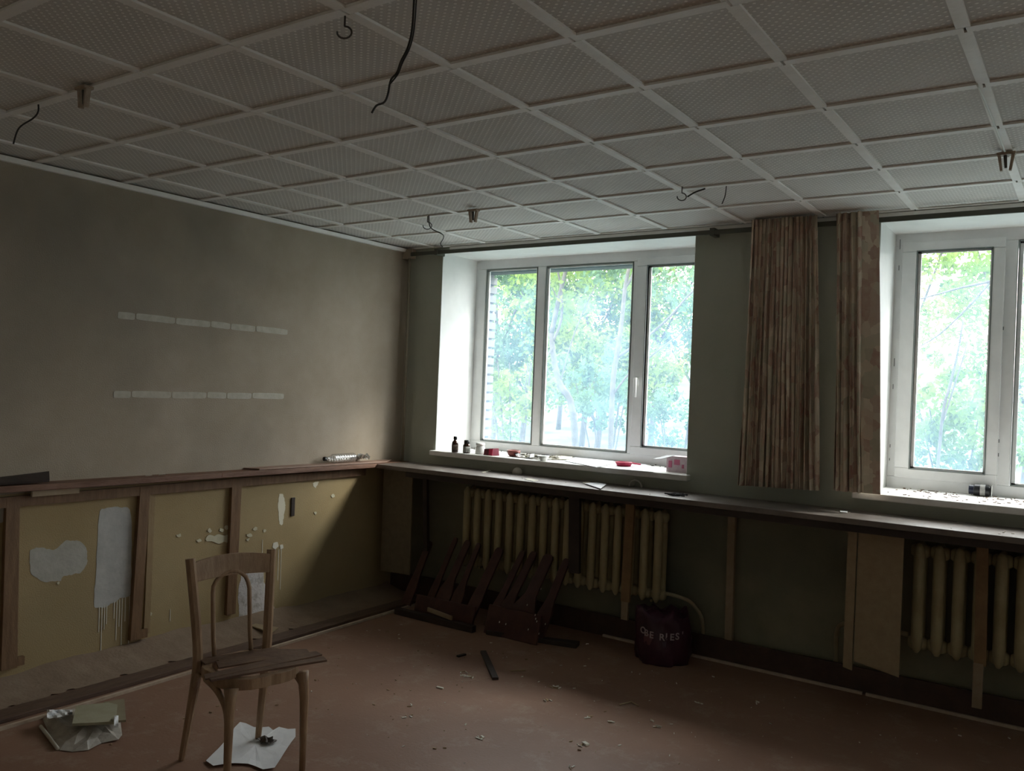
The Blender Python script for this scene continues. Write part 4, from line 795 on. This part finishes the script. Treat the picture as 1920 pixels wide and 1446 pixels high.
# loose boards lying across the seat
def plank(pts, z, th, label, mt=M_chair2):
    P_ = [at(x, y, 2, z) for x, y in pts]; c = sum(P_, Vector()) / len(P_); o = MB().slab(P_, (0, 0, 1), th).build('loose_board', mt, loc=(c.x, c.y, z)); tag(o, label, 'board', 'loose boards on the chair seat')
zt = ZSe + .009
plank([(405, 1243), (520, 1220), (575, 1220), (580, 1226), (500, 1240), (410, 1255)], zt, .007, 'loose dark board lying furthest back across the chair seat')
plank([(382, 1268), (500, 1240), (592, 1224), (604, 1230), (560, 1240), (385, 1276)], zt + .0075, .007, 'loose dark board lying across the middle of the chair seat')
plank([(392, 1276), (520, 1249), (606, 1234), (613, 1241), (545, 1252), (455, 1268), (396, 1279)], zt + .015, .008, 'splintered dark board sticking out past the front right of the chair seat')

# ------------------------------------------------------------------ paper under the chair
pp = [(386, 1430), (400, 1415), (410, 1406), (423, 1392), (432, 1380), (440, 1367), (450, 1357), (461, 1359), (476, 1366), (490, 1367), (504, 1366), (512, 1372), (523, 1366), (540, 1370), (554, 1369), (554, 1385), (546, 1396), (539, 1406), (532, 1417), (526, 1427), (515, 1443), (493, 1446), (480, 1441), (465, 1436), (440, 1435), (417, 1438), (400, 1441)]
W3 = [at(x, y, 2, .0) for x, y in pp]; c = sum(W3, Vector()) / len(W3); vs = [c + Vector((0, 0, .003))]; n = len(W3)
for f_ in (.35, .7, 1.0):
    for k, q in enumerate(W3): d = q - c; vs.append(c + d * f_ + Vector((0, 0, .003 + (.004 + .010 * abs(wob(k * .7, 3))) * f_ ** 3 + .0015 * wob(k * 1.3 + f_ * 4, 2))))
fs = [(0, 1 + k, 1 + (k + 1) % n) for k in range(n)] + [(1 + j * n + k, 1 + (j + 1) * n + k, 1 + (j + 1) * n + (k + 1) % n, 1 + j * n + (k + 1) % n) for j in range(2) for k in range(n)]
o = MB().add(vs, fs).build('paper_sheet', M_paper, loc=(c.x, c.y, 0), smooth=False); tag(o, 'crumpled white paper sheet on the floor under the chair', 'paper')
c = at(500, 1390, 2, .008)
o = sheet(lambda u, v: (c.x + (u - .5) * .09, c.y + (v - .5) * .05 + .01 * wob(u * 5, 1), .014 + .009 * math.sin(u * 11 + v * 8) * math.sin(math.pi * u)), 7, 5).build('rag_scrap', M_metal, loc=(c.x, c.y, .008), solid=.003); tag(o, 'small dark crumpled scrap at the foot of the chair leg, on the white paper', 'scrap')

# ------------------------------------------------------------------ rubbish at bottom left
poly = [(78, 1345), (95, 1333), (137, 1330), (180, 1335), (224, 1340), (229, 1380), (222, 1390), (190, 1395), (165, 1408), (135, 1411), (112, 1408), (95, 1385)]
W3 = [at(x, y, 2, 0) for x, y in poly]; c = sum(W3, Vector()) / len(W3); n = len(W3); vs = [c + Vector((0, 0, .045))]
for f_ in (.3, .55, .8, 1.0):
    for k, q in enumerate(W3): vs.append(c + (q - c) * f_ + Vector((0, 0, max(.003, .045 * (1 - f_ ** 2) + .012 * wob(k * 1.7 + f_ * 9, 3)))))
fs = [(0, 1 + k, 1 + (k + 1) % n) for k in range(n)] + [(1 + j * n + k, 1 + (j + 1) * n + k, 1 + (j + 1) * n + (k + 1) % n, 1 + j * n + (k + 1) % n) for j in range(3) for k in range(n)]
o = MB().add(vs, fs).build('plastic_packet', M_foil, loc=(c.x, c.y, 0)); tag(o, 'crumpled greyish clear plastic packet on the floor at the bottom left', 'plastic bag')
P4 = [at(x, y, 2, .06) for x, y in [(135, 1362), (143, 1328), (203, 1322), (220, 1326), (216, 1358)]]; c = sum(P4, Vector()) / 5
o = MB().slab(P4, (0, 0, 1), .012).build('book', M_book, loc=(c.x, c.y, .06)); tag(o, 'thin grey-green book lying on top of the plastic packet', 'book')
P4 = [at(x, y, 2, .045) for x, y in [(195, 1320), (233, 1314), (236, 1354), (205, 1357)]]; c = sum(P4, Vector()) / 4
o = MB().slab(P4, (0, 0, 1), .010).build('card_sheet', mat('brown_card', (.24, .20, .13), .85, (.28, .24, .16), 10), loc=(c.x, c.y, .045)); tag(o, 'brownish card under the right end of the grey-green book', 'card')
c = at(110, 1340, 2, .05)
o = sheet(lambda u, v: tuple(at(88 + 48 * u, 1331 + 18 * v * (1 - .5 * u), 2, .056 + .010 * math.sin(u * 7 + v * 5) + .004 * math.sin(u * 17 - v * 6))), 10, 5).build('paper_scrap', M_paper, loc=(c.x, c.y, .05), solid=.001); tag(o, 'crumpled white paper scrap left of the grey-green book', 'paper')
o = sheet(lambda u, v: tuple(at(214 + 8 * u, 1342 + 22 * v, 2, .078 + .006 * math.sin(u * 3 + v * 5))), 4, 5).build('paper_scrap', M_paper, loc=at(218, 1353, 2, .07), solid=.001); tag(o, 'small white paper twist at the right end of the grey-green book', 'paper')
tag(MB().tube(smoothpts([at(76, 1362, 2, .012), at(90, 1380, 2, .01), at(108, 1404, 2, .008)]), .008, 6).build('packet_seam', M_paper2, loc=at(90, 1380, 2, 0), smooth=True), 'pale rolled edge beside the plastic packet', 'scrap')

# ------------------------------------------------------------------ litter on the floor
def stick(x0, y0, x1, y1, w_, h_, mt, name, label, cat='stick'):
    a = at(x0, y0, 2, h_ / 2 + .001); b = at(x1, y1, 2, h_ / 2 + .001); sd = Vector((0, 0, 1)).cross((b - a).normalized())
    o = MB().bar(a, b, w_, h_, sd).build(name, mt, loc=(a.x, a.y, 0)); return tag(o, label, cat)
stick(906, 1222, 929, 1273, .035, .014, M_dark, 'wood_piece', 'dark wooden stick lying on the floor in front of the maroon boards', 'stick')
stick(858, 1231, 872, 1227, .02, .010, M_dark, 'wood_piece', 'short dark wood chip left of the dark stick', 'stick')
stick(957, 1258, 985, 1257, .008, .005, M_chip, 'straw', 'pale straight straw right of the dark stick', 'straw')
stick(1161, 1322, 1183, 1316, .008, .005, M_chip, 'straw', 'pale bent straw, left half, in the middle of the floor', 'straw'); stick(1183, 1316, 1197, 1324, .007, .005, M_chip, 'straw', 'pale bent straw, right half, in the middle of the floor', 'straw')
stick(1094, 1392, 1102, 1397, .02, .008, M_chipw, 'plaster_crumb', 'white plaster crumb near the bottom middle of the floor', 'crumb')
stick(819, 1288, 831, 1291, .012, .006, M_chipw, 'plaster_crumb', 'pale crumb on the floor between the chair and the dark stick', 'crumb')
m = MB(); m2 = MB()
def scatter(mm, x, y, s):
    c = Vector((x, y, .003)); a = random.uniform(0, 3.14); d = Vector((math.cos(a), math.sin(a), 0)) * s; mm.bar(c - d, c + d, s * random.uniform(.3, .9), .003, (0, 0, 1) if random.random() < .3 else (-math.sin(a), math.cos(a), 0))
for k in range(420):
    x = random.uniform(.7, 4.6); y = -random.betavariate(1.3, 2.2) * 3.3 - .2; scatter(m if k % 3 else m2, x, y, random.choice([.002, .003, .004, .008]))
for px, py in [(868, 1262), (872, 1268), (866, 1266), (880, 1272), (898, 1387), (905, 1384), (1035, 1288), (1045, 1290), (1028, 1315), (1105, 1345), (1150, 1354), (1225, 1352), (1230, 1362), (763, 1345), (770, 1324), (1072, 1440), (1420, 1318), (1307, 1320), (1090, 1397)]:
    c = at(px, py, 2, 0)
    for q in range(3): scatter(m2 if q else m, c.x + random.uniform(-.015, .015), c.y + random.uniform(-.02, .02), random.uniform(.008, .016))
tag(m.build('floor_litter', M_chip), 'straw coloured chips scattered over the red-brown floor', 'litter', kind='stuff')
tag(m2.build('floor_crumbs', M_chipw), 'white crumbs scattered over the red-brown floor', 'litter', kind='stuff')
